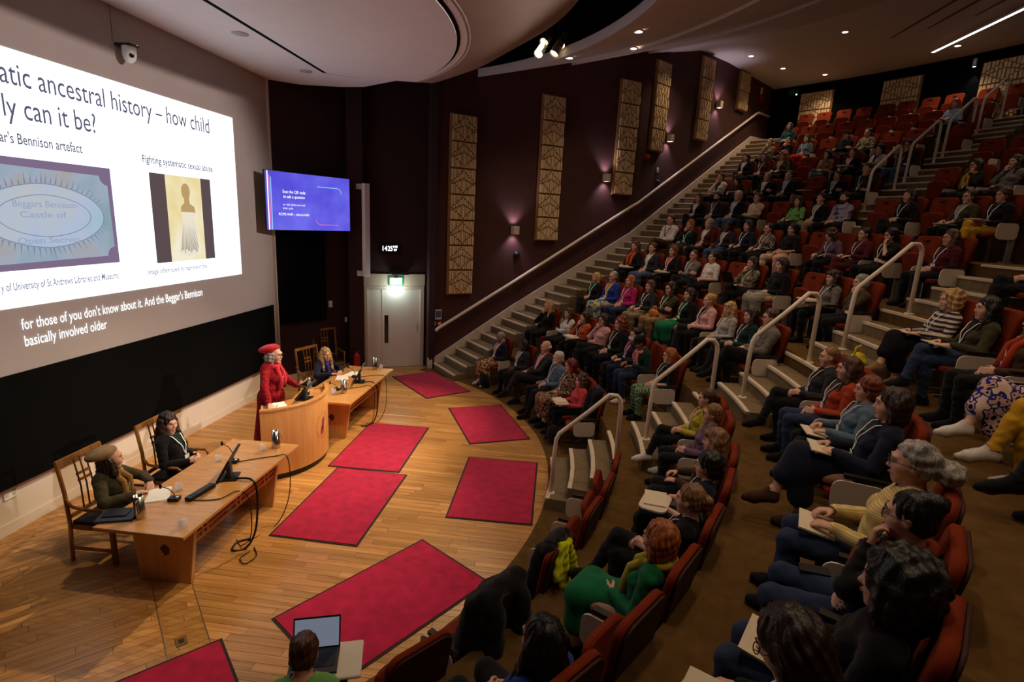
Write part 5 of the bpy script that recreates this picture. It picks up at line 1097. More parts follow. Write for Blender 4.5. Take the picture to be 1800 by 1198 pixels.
FC['pinkscarf'] = fabric('pinkscarf', rgb(206, 80, 90), 'check', rgb(216, 170, 160), 45); FC['tartan'] = fabric('tartan', rgb(110, 36, 26), 'noise2', [rgb(40, 60, 66), rgb(150, 60, 36)], 14); FC['speck'] = fabric('speck', rgb(30, 28, 30), 'dots', rgb(24, 22, 24), 40)
FC['redlace'] = fabric('redlace', rgb(140, 16, 28), 'noise2', [rgb(92, 10, 20), rgb(160, 30, 40)], 60)
def head_M(D): c, R = D['head']; return Matrix.Translation(Vector(c)) @ Matrix(R.tolist()).to_4x4()
SCARF = {}
def scarf_mesh(D, key, tails=True):
    if key in SCARF: return SCARF[key]
    c, R = D['head']; fr = D['frontx']; z = c[2] - .15; x = c[0] - .03; m = MB()
    m.tube([(x + .085 * math.cos(a), .092 * math.sin(a), z + .012 * math.cos(a) * -1.5) for a in np.linspace(0, 2 * pi, 17)], .034, 9)
    if tails:
        for s in (1, -1): m.tube([(x + .06, .04 * s, z), (fr(.06 * s, z - .1) + .004, .06 * s, z - .1), (fr(.055 * s, z - .22) + .006, .055 * s, z - .22), (fr(.06 * s, z - .32) + .01, .06 * s, z - .34)], [.034, .034, .036, .04], 8)
    SCARF[key] = m.mesh('scarf', [M_BLK]); return SCARF[key]
def person(label, loc, rz, pz, skin='a', hair=('short', 'brown'), top='black', bottom='black', shoes='black', cat='person', grp=None, sleeve='long', skirt=False, lan='white', glasses=False, face=True, sc=1., scarf=None, hat=None, wide=None, name='person', inner=None):
    D = POSES[pz]; t = thing(name, label, cat, loc, rz, grp); t.scale = (sc, sc, sc)
    put(D['body'], 'body', t, SKINS[skin]); put(D['top' if sleeve == 'long' else 'top_short'], 'top', t, FC[top])
    if skirt: put(get_skirt(D), 'skirt', t, FC[bottom])
    else: put(D['trousers'], 'trousers', t, FC[bottom])
    if inner: put(D['shirt'], 'shirt', t, FC[inner])
    so = put(D['shoes'], 'shoes', t, FC[shoes]); put(D['soles'], 'soles', so, FC['cream'] if shoes in ('white', 'tan') else FC['brown']); HM = head_M(D)
    if hair: put(make_hair(hair[0]), 'hair', t, HAIRC[hair[1]], HM)
    if hat: put(make_hair(hat[0]), 'hat', t, FC[hat[1]], HM @ Matrix.Translation((-.008, 0, -.004)) @ Matrix.Rotation(-.26, 4, 'Y') if hat[0] == 'beret' else HM)
    if scarf: put(scarf_mesh(D, pz), 'scarf', t, FC[scarf])
    if lan: put(D['lanyard'], 'lanyard', t, FC[lan] if lan != 'white' else M_WHITEP); put(D['badge'], 'badge', t, M_WHITEP)
    if face:
        e = put(FB[0], 'eyes', t, None, HM); put(FB[1], 'irises', e); put(FB[2], 'eyebrows', t, HAIRC[hair[1] if hair else 'dark'], HM); put(FB[3], 'lips', t, None, HM)
    if glasses: put(FB[4], 'glasses', t, None, HM)
    return t
# ------------------------------------------------------------------ people on the stage
FC['berbeige'] = fabric('beige felt', rgb(150, 122, 90))
pose('speak', stand=True, lean=.06, head=(.0, .06, 0), hfwd=.02, rw=(.20, -.48, 1.00), rp=(-.7, -.4, .2), rf=(.55, -.7, -.3), rn=(.1, -.2, -1), lw=(.37, .02, 1.12), lp=(-.4, .8, -.7), lf=(.75, .5, .3), ln_=(-.3, .3, .9), curl=(.15, .25), h=.008, wide=1.08)
# the lectern corner is to the speaker's right hand
sp_ = person('person in red coat, red beret and scarf speaking at the lectern', (-4.50, 7.52, 0), .08, 'speak', hair=('greycurls', 'grey'), hat=('beret', 'red'), top='redlace', bottom='redlace', skirt=True, scarf='crimson', glasses=True, sc=1.07)
RL = dict(rw=(.36, -.20, .80), lw=(.40, .10, .80), rf=(.6, .8, -.05), lf=(.4, -.9, -.05), rn=(0, 0, -1), ln_=(0, 0, -1), curl=(.4, .4), rp=(-.4, -1, -.3), lp=(-.4, 1, -.3))
pose('panel1', lean=.12, head=(.55, .0, 0), h=.008, wide=1.12, **RL); pose('panel2', lean=.0, head=(-.35, .12, 0), h=.008, rw=(.26, -.10, .68), lw=(.24, .10, .70)); pose('panel3', lean=.2, head=(-.45, .02, 0), h=.008, **RL)
p1_ = person('seated panel member in beige beret, olive jumper and leopard scarf', (-4.88, 4.86, 0), .25, 'panel1', hair=('underhat', 'dark'), hat=('beret', 'berbeige'), top='olive', bottom='black', scarf='leopard', lan='white')
p2_ = person('seated panel member in black blazer and green top with brown hair', (-4.92, 5.88, 0), .1, 'panel2', hair=('long', 'dark'), top='black', bottom='black', inner='dgreen')
p3_ = person('seated panel member in navy cardigan and blue scarf with blonde hair', (-4.78, 9.78, 0), -.2, 'panel3', hair=('long', 'blonde'), top='navy', bottom='black', scarf='violet')
# ------------------------------------------------------------------ audience poses
pose('lap'); pose('lapturn', head=(.28, .02, 0)); pose('lapX', legs='crossR', rw=(.30, -.03, .66), lw=(.27, .10, .67)); pose('lapXm', legs='crossL', fem=0, head=(-.12, .05, 0), lw=(.30, .03, .66), rw=(.27, -.10, .67)); pose('lapout', legs='out', fem=0)
FA = dict(rw=(.19, .12, .75), lw=(.21, -.12, .72), rp=(-.1, -1, -.9), lp=(-.1, 1, -.9), rf=(-.2, 1, .1), lf=(-.2, -1, .0), rn=(-1, 0, 0), ln_=(-1, 0, 0), curl=(.3, .3))
pose('fold', **FA); pose('foldm', fem=0, legs='out', **FA); pose('foldX', legs='crossR', head=(.15, 0, 0), **FA)
CH = dict(rw=(.135, -.055, .955), rp=(.35, -.6, -1), rf=(-.12, .22, 1), rn=(-1, .1, .2), lw=(.21, -.06, .68), lf=(.1, -1, 0), ln_=(-.6, 0, -.6), curl=(1.0, .4))
pose('chin', **CH); pose('chinX', legs='crossR', head=(.1, .06, .05), **CH)
CHL = dict(lw=(.135, .055, .955), lp=(.35, .6, -1), lf=(-.12, -.22, 1), ln_=(-1, -.1, .2), rw=(.21, .06, .68), rf=(.1, 1, 0), rn=(-.6, 0, -.6), curl=(.4, 1.0))
pose('chinL', legs='back', head=(-.1, .05, 0), **CHL); pose('chinLm', fem=0, legs='out', **CHL)
pose('write', lean=.30, head=(0, .5, 0), rw=(.35, -.13, .72), lw=(.33, .14, .71), rf=(.9, .35, -.2), lf=(.9, -.4, -.1), rn=(0, 0, -1), ln_=(0, 0, -1), curl=(.7, .3))
pose('note', head=(.05, .02, 0), rw=(.31, -.11, .70), lw=(.29, .13, .69), rf=(.9, .4, -.1), lf=(.9, -.4, -.1), rn=(0, .3, -1), ln_=(0, -.3, -1), curl=(.8, .4)); pose('noteX', legs='crossR', rw=(.33, -.10, .74), lw=(.31, .13, .73), rf=(.9, .4, -.1), lf=(.9, -.4, -.1), rn=(0, .3, -1), ln_=(0, -.3, -1), curl=(.8, .4))
pose('back', lean=-.12, legs='out', rw=(.25, -.12, .62), lw=(.25, .12, .62), rf=(.9, .3, -.3), lf=(.9, -.3, -.3), rn=(0, 0, -1), ln_=(0, 0, -1), curl=(.3, .3)); pose('backXm', fem=0, lean=-.10, legs='crossL', lw=(.34, .04, .68), rw=(.28, -.08, .68))
pose('wide', wide=1.16, rw=(.29, -.08, .64), lw=(.27, .08, .67)); pose('widem', wide=1.14, fem=0, legs='apart', rw=(.29, -.10, .62), lw=(.29, .10, .63))
# ------------------------------------------------------------------ auditorium chairs
M_VEL = pm('rust velour', rgb(122, 46, 24), .9, var=.12, vs_=10, bump=.25, bs=260, spec=.1)
M_SHELL = pm('chair shell', rgb(58, 22, 18), .7, var=.1, vs_=20); M_TAB = pm('cream tablet', rgb(214, 200, 184), .5, var=.03, vs_=20); M_ARM = pm('arm pad', rgb(36, 27, 23), .4); M_GREY = pm('grey metal', rgb(150, 144, 140), .4, .3)
def round_slab(w0, w1, h, th, x0, x1, z0, cr, xoff=0.):
    """upright padded slab: width w0 at the bottom, w1 at the top, leaning from x0 to x1, rounded top corners"""
    out = [(-w0 / 2, 0.), (w0 / 2, 0.)]
    for a in np.linspace(0, pi / 2, 8): out.append((w1 / 2 - cr + cr * math.cos(a), h - cr + cr * math.sin(a)))
    for a in np.linspace(pi / 2, pi, 8): out.append((-w1 / 2 + cr + cr * math.cos(a), h - cr + cr * math.sin(a)))
    m = MB(); n = len(out); vs = []
    for t, k in ((th, .96), (th * .8, 1.), (0, 1.), (0, .97)):
        for y, z in out:
            zz = h / 2 + (z - h / 2) * k; vs.append((x0 + (x1 - x0) * zz / h + t + xoff, y * k, z0 + zz))
    m.add(vs[:n], [tuple(range(n))]); m.add(vs[3 * n:], [tuple(range(n - 1, -1, -1))])
    m.add(vs, [(l * n + i, (l + 1) * n + i, (l + 1) * n + (i + 1) % n, l * n + (i + 1) % n) for l in range(3) for i in range(n)], 0, True)
    return m
me_back = round_slab(.44, .50, .68, .055, -.105, -.215, .41, .09).mesh('backrest', M_VEL)
me_shell = round_slab(.43, .48, .66, .02, -.128, -.237, .42, .09).mesh('back_shell', M_SHELL)
m = MB(); m.tube([(-.142, -.045, 1.015), (-.142, .045, 1.015)], .017, 8); me_grip = m.mesh('hand_grip', pm('grip dark', rgb(46, 14, 12), .8))
def seat_me(up):
    m = MB(); P = []
    for a in np.linspace(0, 2 * pi, 24, endpoint=False): P.append((.225 * math.copysign(abs(math.cos(a)) ** .45, math.cos(a)), .225 * math.copysign(abs(math.sin(a)) ** .45, math.sin(a))))
    n = 24; vs = []
    for z, k in ((-.035, .92), (-.02, 1), (.015, 1), (.03, .93)): vs += [Vector((x * k, y * k, z)) for x, y in P]
    T = Matrix.Translation((.155, 0, .43)) if not up else Matrix.Translation((-.005, 0, .60)) @ Matrix.Rotation(-1.36, 4, 'Y')
    fs = [tuple(range(n - 1, -1, -1)), tuple(range(3 * n, 4 * n))] + [(l * n + i, l * n + (i + 1) % n, (l + 1) * n + (i + 1) % n, (l + 1) * n + i) for l in range(3) for i in range(n)]
    m.add([T @ v for v in vs], fs, 0, False); return m.mesh('seat', M_VEL)
me_seat, me_seatup = seat_me(False), seat_me(True)
m = MB(); m.box((.10, .335, .655), (.34, .052, .03)); me_arm = m.mesh('armrest', M_ARM)
m = MB(); m.box((.02, .335, .33), (.10, .022, .64)); m.box((.04, .335, .012), (.22, .05, .024)); m.box((.02, .165, .38), (.05, .33, .03)); me_leg = m.mesh('leg_frame', M_GREY)
def tab_me(kind):
    w, l, cr = .25, .36, .07; o = []
    for cxx, cyy, a0 in ((l / 2 - cr, w / 2 - cr, 0), (-l / 2 + cr, w / 2 - cr, 1), (-l / 2 + cr, -w / 2 + cr, 2), (l / 2 - cr, -w / 2 + cr, 3)):
        for a in np.linspace(a0 * pi / 2, a0 * pi / 2 + pi / 2, 5): o.append((cxx + cr * math.cos(a), cyy + cr * math.sin(a)))
    m = MB(); m.prism(o, -.008, .008)
    T = Matrix.Translation((.16, .365, .50)) @ Matrix.Rotation(pi / 2, 4, 'X') if kind == 'down' else Matrix.Translation((.40, .10, .705)) @ Matrix.Rotation(pi / 2, 4, 'Z')
    m.v = [tuple(T @ Vector(v)) for v in m.v]; return m.mesh('writing_tablet', M_TAB)
me_tabd, me_tabu = tab_me('down'), tab_me('up')
NCH = [0]
def chair(loc, rz, label, up=False, tab='down', grp='auditorium chairs', grip=True):
    t = thing('auditorium_chair', label, 'chair', loc, rz, grp)
    link('backrest', me_back, t); link('back_shell', me_shell, t); link('seat', me_seatup if up else me_seat, t); link('armrest', me_arm, t); link('leg_frame', me_leg, t)
    if grip: link('hand_grip', me_grip, t)
    if tab: link('writing_tablet', me_tabd if tab == 'down' else me_tabu, t)
    NCH[0] += 1
    return t
def on_row(x, y, R, zt=None):
    r = ray(x, y); C = Vector((0, 0, CAM_H)); a = r.x ** 2 + r.y ** 2; ox, oy = -OX, -OY; b = ox * r.x + oy * r.y; c = ox * ox + oy * oy - R * R
    best = None
    for sg_ in (-1, 1):
        t = (-b + sg_ * math.sqrt(max(b * b - a * c, 0))) / a
        if t <= 0: continue
        q = C + r * t; e = abs(q.z - zt)
        if best is None or e < best[0]: best = (e, math.degrees(math.atan2(q.y - OY, q.x - OX)), q.z)
    return best[1:]
m = MB(); m.box((0, 0, 0), (.20, .27, .012)); me_book = m.mesh('notebook', [M_WHITEP]); m = MB(); m.box((0, 0, 0), (.15, .078, .009)); me_phone = m.mesh('phone', [M_BLK])
M_PAPER = pm('notebook paper', rgb(222, 206, 178), .8, var=.04, vs_=40); M_COVER = pm('notebook cover', rgb(60, 56, 60), .6)
ORD = ['', 'front row', 'second row', 'third row', 'fourth row', 'fifth row', 'sixth row', 'seventh row', 'eighth row', 'ninth row', 'tenth row', 'back row']
SEATS = []   # (row, theta, z, spec or None)
def S(row, x, y, lab, pz='lap', hair='short', hc='brown', top='black', bot='black', **k): SEATS.append([row, x, y, lab, dict(pz=pz, hair=(hair, hc), top=top, bottom=bot, **k)])
def EMP(row, x, y, lab, **k): SEATS.append([row, x, y, lab, dict(empty=True, **k)])
# front row
S(1, 880, 593, 'dark cardigan and gold patterned skirt', 'lap', 'scarf', 'grey', 'navy', 'goldpat', skirt=True, skin='c', shoes='white', inner='pink')
S(1, 920, 607, 'black jacket over a grey top', 'lap', 'bob', 'black', 'char', 'black', skin='d', inner='lgrey')
S(1, 955, 612, 'grey suit jacket and pink shirt', 'backXm', 'balding', 'white', 'char', 'char', lan=None, inner='pink')
S(1, 982, 630, 'pale blue shirt, white hair and beard', 'lapout', 'short', 'white', 'bluegrey', 'black', beard='white')
S(1, 1006, 645, 'dark floral dress and dyed red hair', 'lap', 'bob', 'red', 'floral', 'floral', skirt=True, glasses=True)
S(1, 1019, 674, 'coral red cardigan with curly hair, writing', 'note', 'curly', 'brown', 'coral', 'black', tab=True, lan=None)
EMP(1, 1052, 712, 'draped with a black coat beside the first hoop handrail', coat='black')
# second row, far block
S(2, 964, 537, 'black jacket and long blonde hair, hand on chin', 'chin', 'long', 'blonde', 'black', 'black', lan=None)
S(2, 1001, 551, 'white blouse, arms folded, long brown hair', 'fold', 'long', 'brown', 'white', 'black', lan=None)
S(2, 1026, 557, 'black waistcoat with orange sleeves', 'chin', 'bob', 'dark', 'orange', 'black', tab=True, inner='black')
S(2, 1061, 562, 'pale pink shirt, arms folded, glasses', 'chinX', 'bob', 'dark', 'pink', 'black', lan=None, glasses=True)
S(2, 1091, 566, 'dark spotted cardigan and wavy auburn hair', 'lap', 'curly', 'auburn', 'black', 'speck')
S(2, 1117, 588, 'navy jacket, wearing a white face mask', 'note', 'short', 'black', 'navy', 'navy', mask=True, inner='magenta')
S(2, 1143, 598, 'dark green coat, pink scarf and black cap', 'write', 'updo', 'black', 'dgreen', 'dkdenim', scarf='pinkscarf', skin='c', shoes='white', hat=('cap0', 'black'))
S(2, 1177, 625, 'black top and green check trousers', 'lap', 'bob', 'ginger', 'black', 'gcheck', sleeve='short', glasses=True)
# second row, near block
S(2, 1243, 702, 'yellow cardigan with a brown ponytail', 'lapX', 'pony', 'brown', 'yellow', 'black', shoes='white', inner='mustard')
S(2, 1249, 748, 'dark top, fair hair and dark-rimmed glasses', 'lap', 'short', 'light', 'purple', 'black', glasses=True, lan=None)
S(2, 1256, 786, 'brown top with fair fringe', 'note', 'longfringe', 'light', 'brown', 'black', lan=None, th=-16.6)
S(2, 1228, 818, 'navy shirt and black hair behind a raised tablet', 'note', 'shortwave', 'black', 'navy', 'black', tab=True, shoes='white', sleeve='short', th=-21.2)
S(2, 1208, 888, 'black T-shirt with a fair ponytail', 'lapX', 'pony', 'light', 'black', 'black', sleeve='short', th=-26.4)
S(2, 1168, 962, 'green coat and auburn bob', 'lap', 'bob', 'ginger', 'green', 'green', skirt=True, scarf='yellow', lan=None, th=-31.2)
EMP(2, 1105, 1010, 'with its arm raised between the green coat and the blue coat', arm=True, th=-35.6)
S(2, 955, 1135, 'blue coat with long dark hair, hands clasped', 'lap', 'long', 'black', 'blue', 'black', lan=None, th=-40.2)
# third row, far block
S(3, 1048, 488, 'black jacket over a green top, blonde', 'lapX', 'bob', 'blonde', 'black', 'black', inner='green')
S(3, 1079, 484, 'blue cardigan and blue patterned skirt, grey cropped hair', 'lap', 'crop', 'grey', 'blue', 'bluepat', skirt=True, glasses=True, inner='mustard')
S(3, 1107, 494, 'magenta jumper and long ginger hair', 'lap', 'long', 'ginger', 'magenta', 'dkdenim')
S(3, 1143, 503, 'dark jumper and long brown hair, with papers', 'note', 'long', 'brown', 'char', 'khaki')
S(3, 1179, 507, 'olive jacket, arms folded, long dark hair', 'fold', 'long', 'dark', 'olive', 'tan', glasses=True)
S(3, 1212, 518, 'green top under a black cardigan', 'lap', 'long', 'dark', 'black', 'green', skirt=True, inner='green')
S(3, 1247, 528, 'pale pink blazer and tied blonde hair', 'lapX', 'bun', 'blonde', 'pink', 'black', inner='black')
S(3, 1283, 543, 'pale grey jumper and long fair hair with fringe', 'lapturn', 'longfringe', 'blonde', 'lgrey', 'black')
S(3, 1320, 555, 'dark green jumper and long dark hair', 'lapX', 'long', 'dark', 'dgreen', 'black')
S(3, 1355, 558, 'grey jumper and glasses at the aisle end', 'lapXm', 'short', 'brown', 'grey', 'black', glasses=True)
# third row, near block
S(3, 1457, 636, 'dark grey fleece and short grey hair', 'lapX', 'crop', 'light', 'char', 'black', inner='black')
S(3, 1492, 648, 'orange red jacket and long brown hair', 'lap', 'long', 'brown', 'rust', 'dkdenim', inner='char')
S(3, 1525, 690, 'blue grey top with wavy auburn hair, writing', 'note', 'shortwave', 'auburn', 'bluegrey', 'black', book=True)
S(3, 1568, 712, 'navy jumper and skirt with a large open notebook', 'noteX', 'bob', 'dark', 'navy', 'navy', skirt=True, book=True, shoes='brown')
S(3, 1606, 815, 'yellow striped top with grey hair in a loose bun', 'note', 'messybun', 'grey', 'finestripe', 'dkdenim', glasses=True, book=True, lan=None)
S(3, 1628, 895, 'dark top and tartan scarf, hand raised to the brow', 'chinL', 'updo', 'black', 'black', 'dkdenim', scarf='tartan', glasses=True, lan=None, phone=True, th=-32.0)
S(3, 1625, 1030, 'dark clothes with big dark hair, near the bottom corner', 'note', 'bigcurly', 'black', 'black', 'dkdenim', lan=None, book=True, th=-36.3)
S(3, 1550, 1150, 'dark jumper and round glasses at the bottom edge', 'write', 'bob', 'dark', 'black', 'black', glasses=True, tab=True, th=-39.9)
# fourth row, far block
S(4, 1118, 432, 'black jacket and orange scarf', 'note', 'long', 'brown', 'black', 'black', scarf='orange', tab=True, lan=None)
S(4, 1147, 436, 'dark suit and white collar, short brown hair', 'lap', 'short', 'brown', 'char', 'denim', inner='white')
S(4, 1184, 441, 'coral top under a black cardigan', 'note', 'bob', 'auburn', 'black', 'black', tab=True, inner='coral')
S(4, 1220, 449, 'grey cardigan, arms folded, short hair', 'foldX', 'crop', 'brown', 'grey', 'black', glasses=True)
S(4, 1257, 453, 'white T-shirt with tied dark hair', 'lapX', 'bun', 'dark', 'white', 'black', sleeve='short', lan=None)
EMP(4, 1296, 470, 'empty between the white T-shirt and the laptop')
S(4, 1320, 462, 'camouflage patterned shirt with a laptop', 'chinX', 'long', 'dark', 'camo', 'black', laptop=True)
S(4, 1374, 466, 'black cardigan and striped skirt', 'lap', 'bob', 'dark', 'black', 'bwstripe', skirt=True, lan=None)
EMP(4, 1432, 492, 'empty beside the grey blouse')
S(4, 1464, 489, 'grey blouse and dark fringe, writing', 'note', 'longfringe', 'dark', 'grey', 'black', tab=True)
S(4, 1513, 498, 'olive jacket and grey hair, hand to face', 'chinL', 'short', 'grey', 'olive', 'black', lan=None)
# fourth row, near block
S(4, 1668, 540, 'striped jumper and curly blonde hair', 'noteX', 'curly', 'blonde', 'stripes', 'speck', skirt=True, book=True, shoes='tan')
S(4, 1728, 575, 'olive blazer and long black hair', 'noteX', 'long', 'black', 'olive', 'dkdenim', book=True, inner='black')
S(4, 1812, 620, 'brown cardigan and bead necklace', 'lap', 'bob', 'brown', 'brown', 'black', scarf='rust')
S(4, 1900, 700, 'boldly patterned skirt and white trainers', 'lapX', 'bob', 'brown', 'black', 'bold', skirt=True, shoes='white', lan=None)
S(4, 1960, 800, 'mustard trousers and white strap shoes', 'lapX', 'bob', 'brown', 'black', 'mustard', shoes='white', lan=None)
S(4, 1985, 960, 'black trousers and polished black shoes', 'lapX', 'bob', 'dark', 'black', 'black', lan=None)
# fifth row
S(5, 1180, 384, 'white shirt and glasses at the stair end', 'lapXm', 'crop', 'brown', 'white', 'brown', glasses=True, lan='navy')
S(5, 1216, 395, 'dark green dress and long ginger hair', 'chin', 'long', 'ginger', 'dgreen', 'dgreen', skirt=True)
S(5, 1248, 394, 'maroon cardigan and short grey hair', 'lap', 'shortwave', 'grey', 'maroon', 'black', inner='white')
S(5, 1279, 398, 'dark grey jacket and pale jeans', 'note', 'short', 'black', 'char', 'denim', skin='d', inner='lgrey')
S(5, 1313, 397, 'plain dark jumper and swept brown hair', 'note', 'bob', 'dark', 'navy', 'black')
S(5, 1349, 402, 'brown plaid shirt and glasses', 'note', 'bun', 'dark', 'plaid', 'black', glasses=True)
S(5, 1397, 403, 'sleeveless black top and pink patterned trousers', 'lapout2', 'shortwave', 'black', 'black', 'pinkpat', sleeve='short', lan=None)
EMP(5, 1440, 418, 'empty beside the curly brown hair')
S(5, 1473, 416, 'purple waistcoat and curly brown hair', 'write', 'curly', 'brown', 'purple', 'black', inner='purple')
S(5, 1522, 412, 'maroon top and pinned dark hair', 'noteX', 'updo', 'black', 'maroon', 'maroon')
S(5, 1573, 414, 'black T-shirt and glasses, hand over mouth', 'chinL', 'shortwave', 'black', 'black', 'black', sleeve='short', glasses=True)
EMP(5, 1622, 430, 'empty beside the dark maroon cardigan')
S(5, 1669, 424, 'dark maroon cardigan and long fair hair', 'lap', 'long', 'brown', 'maroon', 'black', glasses=True)
S(5, 1850, 452, 'black trousers, at the right picture edge', 'lapX', 'bob', 'dark', 'black', 'black', lan=None)
# sixth row
S(6, 1231, 348, 'black suit and long brown hair', 'lapX', 'long', 'brown', 'black', 'black', inner='white')
S(6, 1259, 346, 'dark suit and a trimmed dark beard', 'lapout', 'short', 'black', 'char', 'black', beard='black', inner='purple')
S(6, 1298, 344, 'dark suit, white hair and pale jeans', 'lap', 'short', 'white', 'black', 'denim', inner='paleblue')
S(6, 1333, 348, 'cream jumper and short brown hair', 'foldX', 'short', 'brown', 'cream', 'black')
EMP(6, 1376, 362, 'empty beside the light green jumper')
S(6, 1406, 356, 'light green jumper and long black hair', 'note', 'long', 'black', 'lime', 'black', lan=None)
S(6, 1448, 349, 'black cardigan with a white lanyard, short dark hair', 'lap', 'short', 'dark', 'black', 'khaki', inner='lgrey')
S(6, 1493, 341, 'blue flannel shirt and full dark beard', 'widem', 'short', 'dark', 'flannel', 'black', beard='dark', lan=None, th=25.1)
EMP(6, 1552, 362, 'empty beside the upper aisle', th=20.2)
S(6, 1591, 347, 'black jumper and long dark hair', 'lapX', 'long', 'dark', 'black', 'black', th=17.6)
EMP(6, 1636, 362, 'empty in front of the mustard scarf', th=15.3)
S(6, 1690, 352, 'tweed jacket and short brown hair', 'note', 'short', 'brown', 'olive', 'black', glasses=True, book=True, inner='lgrey')
S(6, 1762, 343, 'black jacket and mustard trousers', 'lapX', 'shortwave', 'brown', 'black', 'mustard', glasses=True, book=True)
# seventh row
S(7, 1267, 312, 'white blouse with dark straps', 'chin', 'short', 'dark', 'white', 'black', tab=True, lan=None, inner='char')
S(7, 1302, 314, 'dark brown jumper, head bent over papers', 'write', 'curly', 'dark', 'brown', 'black', tab=True, lan=None)
S(7, 1349, 311, 'dark suit and short grey hair', 'foldm', 'crop', 'grey', 'black', 'black', inner='white')
S(7, 1388, 308, 'dark suit and blue tie', 'lapout', 'crop', 'brown', 'navy', 'black', inner='paleblue')
EMP(7, 1435, 318, 'empty with an open book on its tablet', tab=True)
S(7, 1473, 309, 'black suit and short black hair', 'foldm', 'short', 'black', 'black', 'black', skin='b', inner='lgrey')
S(7, 1525, 297, 'dark shirt, chin resting on hand', 'chinLm', 'short', 'brown', 'char', 'black')
EMP(7, 1664, 316, 'empty beside the mustard scarf')
S(7, 1715, 292, 'mustard scarf over black, hand on forehead', 'chinL', 'bob', 'dark', 'black', 'black', scarf='mustard', glasses=True)
S(7, 1785, 284, 'grey cardigan, hands at the chin', 'chin', 'long', 'dark', 'grey', 'black', lan=None)
# eighth row
S(8, 1315, 277, 'black jacket over white, dark hair', 'lapX', 'bob', 'dark', 'black', 'char', lan=None, inner='white')
S(8, 1344, 276, 'maroon top, long dark hair and glasses', 'lap', 'long', 'dark', 'maroon', 'black', glasses=True)
S(8, 1373, 274, 'olive jacket and big curly red hair', 'note', 'bigcurly', 'ginger', 'olive', 'black', inner='pink')
EMP(8, 1425, 282, 'empty with a rust seat behind the blue tie')
S(8, 1452, 272, 'mustard brown jacket and dark bob', 'lapX', 'bob', 'black', 'tan', 'denim', lan=None, inner='grey')
S(8, 1500, 268, 'black coat and bright red long hair', 'note', 'long', 'red', 'black', 'black', tab=True, inner='pink')
S(8, 1547, 263, 'navy waistcoat with white sleeves', 'note', 'shortwave', 'black', 'white', 'black', tab=True, inner='navy')
S(8, 1598, 256, 'black jumper and blue jeans at the aisle', 'chinLm', 'shortwave', 'black', 'black', 'denim', glasses=True, skin='b')
EMP(8, 1745, 262, 'empty with a pale tablet at the upper right')
EMP(8, 1795, 255, 'empty at the right edge above the mustard scarf')
# ninth row
S(9, 1359, 250, 'tan coat, leaning on one hand', 'chin', 'short', 'light', 'khaki', 'black', lan=None)
S(9, 1385, 248, 'black top with tied hair, hand at chin', 'chin', 'bun', 'brown', 'black', 'black', lan=None)
S(9, 1422, 244, 'denim shirt and red skirt', 'lap', 'bob', 'dark', 'bluegrey', 'red', skirt=True)
EMP(9, 1453, 250, 'empty beside the denim shirt')
S(9, 1487, 238, 'black jumper and black cap', 'foldm', 'short', 'black', 'black', 'black', hat=('cap', 'black'), lan=None)
S(9, 1525, 233, 'pale patterned jacket and dark hair', 'note', 'bun', 'dark', 'camo', 'black', lan=None)
EMP(9, 1570, 240, 'empty behind the navy waistcoat'); EMP(9, 1605, 236, 'empty behind the blue jeans')
# tenth row
S(10, 1393, 222, 'dark teal jumper and long dark hair', 'lapturn', 'long', 'dark', 'teal', 'black', lan=None)
S(10, 1677, 183, 'pale blue jumper and ginger hair', 'noteX', 'bob', 'ginger', 'paleblue', 'black', lan=None)
for i, x in enumerate((1423, 1455, 1487, 1525, 1558, 1597, 1638)): EMP(10, x, 232 - i * 5, 'empty, number %s from the dark teal jumper' % ['one', 'two', 'three', 'four', 'five', 'six', 'seven'][i], z=True)
for i, x in enumerate((1418, 1450, 1485, 1520, 1557, 1594, 1636, 1678)): EMP(11, x, 205 - i * 4.2, 'empty on the top tier, %s from the exit corner' % ['first', 'second', 'third', 'fourth', 'fifth', 'sixth', 'seventh', 'eighth'][i], z=True)
for i, x in enumerate((1738, 1790)): EMP(11, x, (165, 150)[i], 'empty on the top tier, %s' % ('beside the topmost hoop handrail', 'at the right picture edge')[i], z=True)
for i, x in enumerate((1725,)): EMP(10, x, 200, 'empty behind the second hoop handrail of the upper aisle', z=True)
for i, x in enumerate((1690,)): EMP(9, x, 240, 'empty beside the second hoop handrail of the upper aisle', z=True)
# front row, near block
EMP(1, 1062, 800, 'closest to the central aisle with its tablet folded down', arm=True, lowtab=True, th=-10.2); EMP(1, 1050, 850, 'second from the central aisle in the near block', arm=True, th=-15.3)
EMP(1, 1018, 905, 'third from the central aisle in the near block', arm=True, th=-20.4); EMP(1, 950, 985, 'hung with a dark coat and a yellow vest', coat='hivis', arm=True, th=-27.0); EMP(1, 870, 1055, 'covered by a big black coat', coat='big', th=-33.8); EMP(1, 735, 1150, 'at the bottom edge with a rust back', arm=True, th=-40.3)
pose('lapout2', legs='apart', rw=(.30, -.10, .64), lw=(.28, .12, .66))
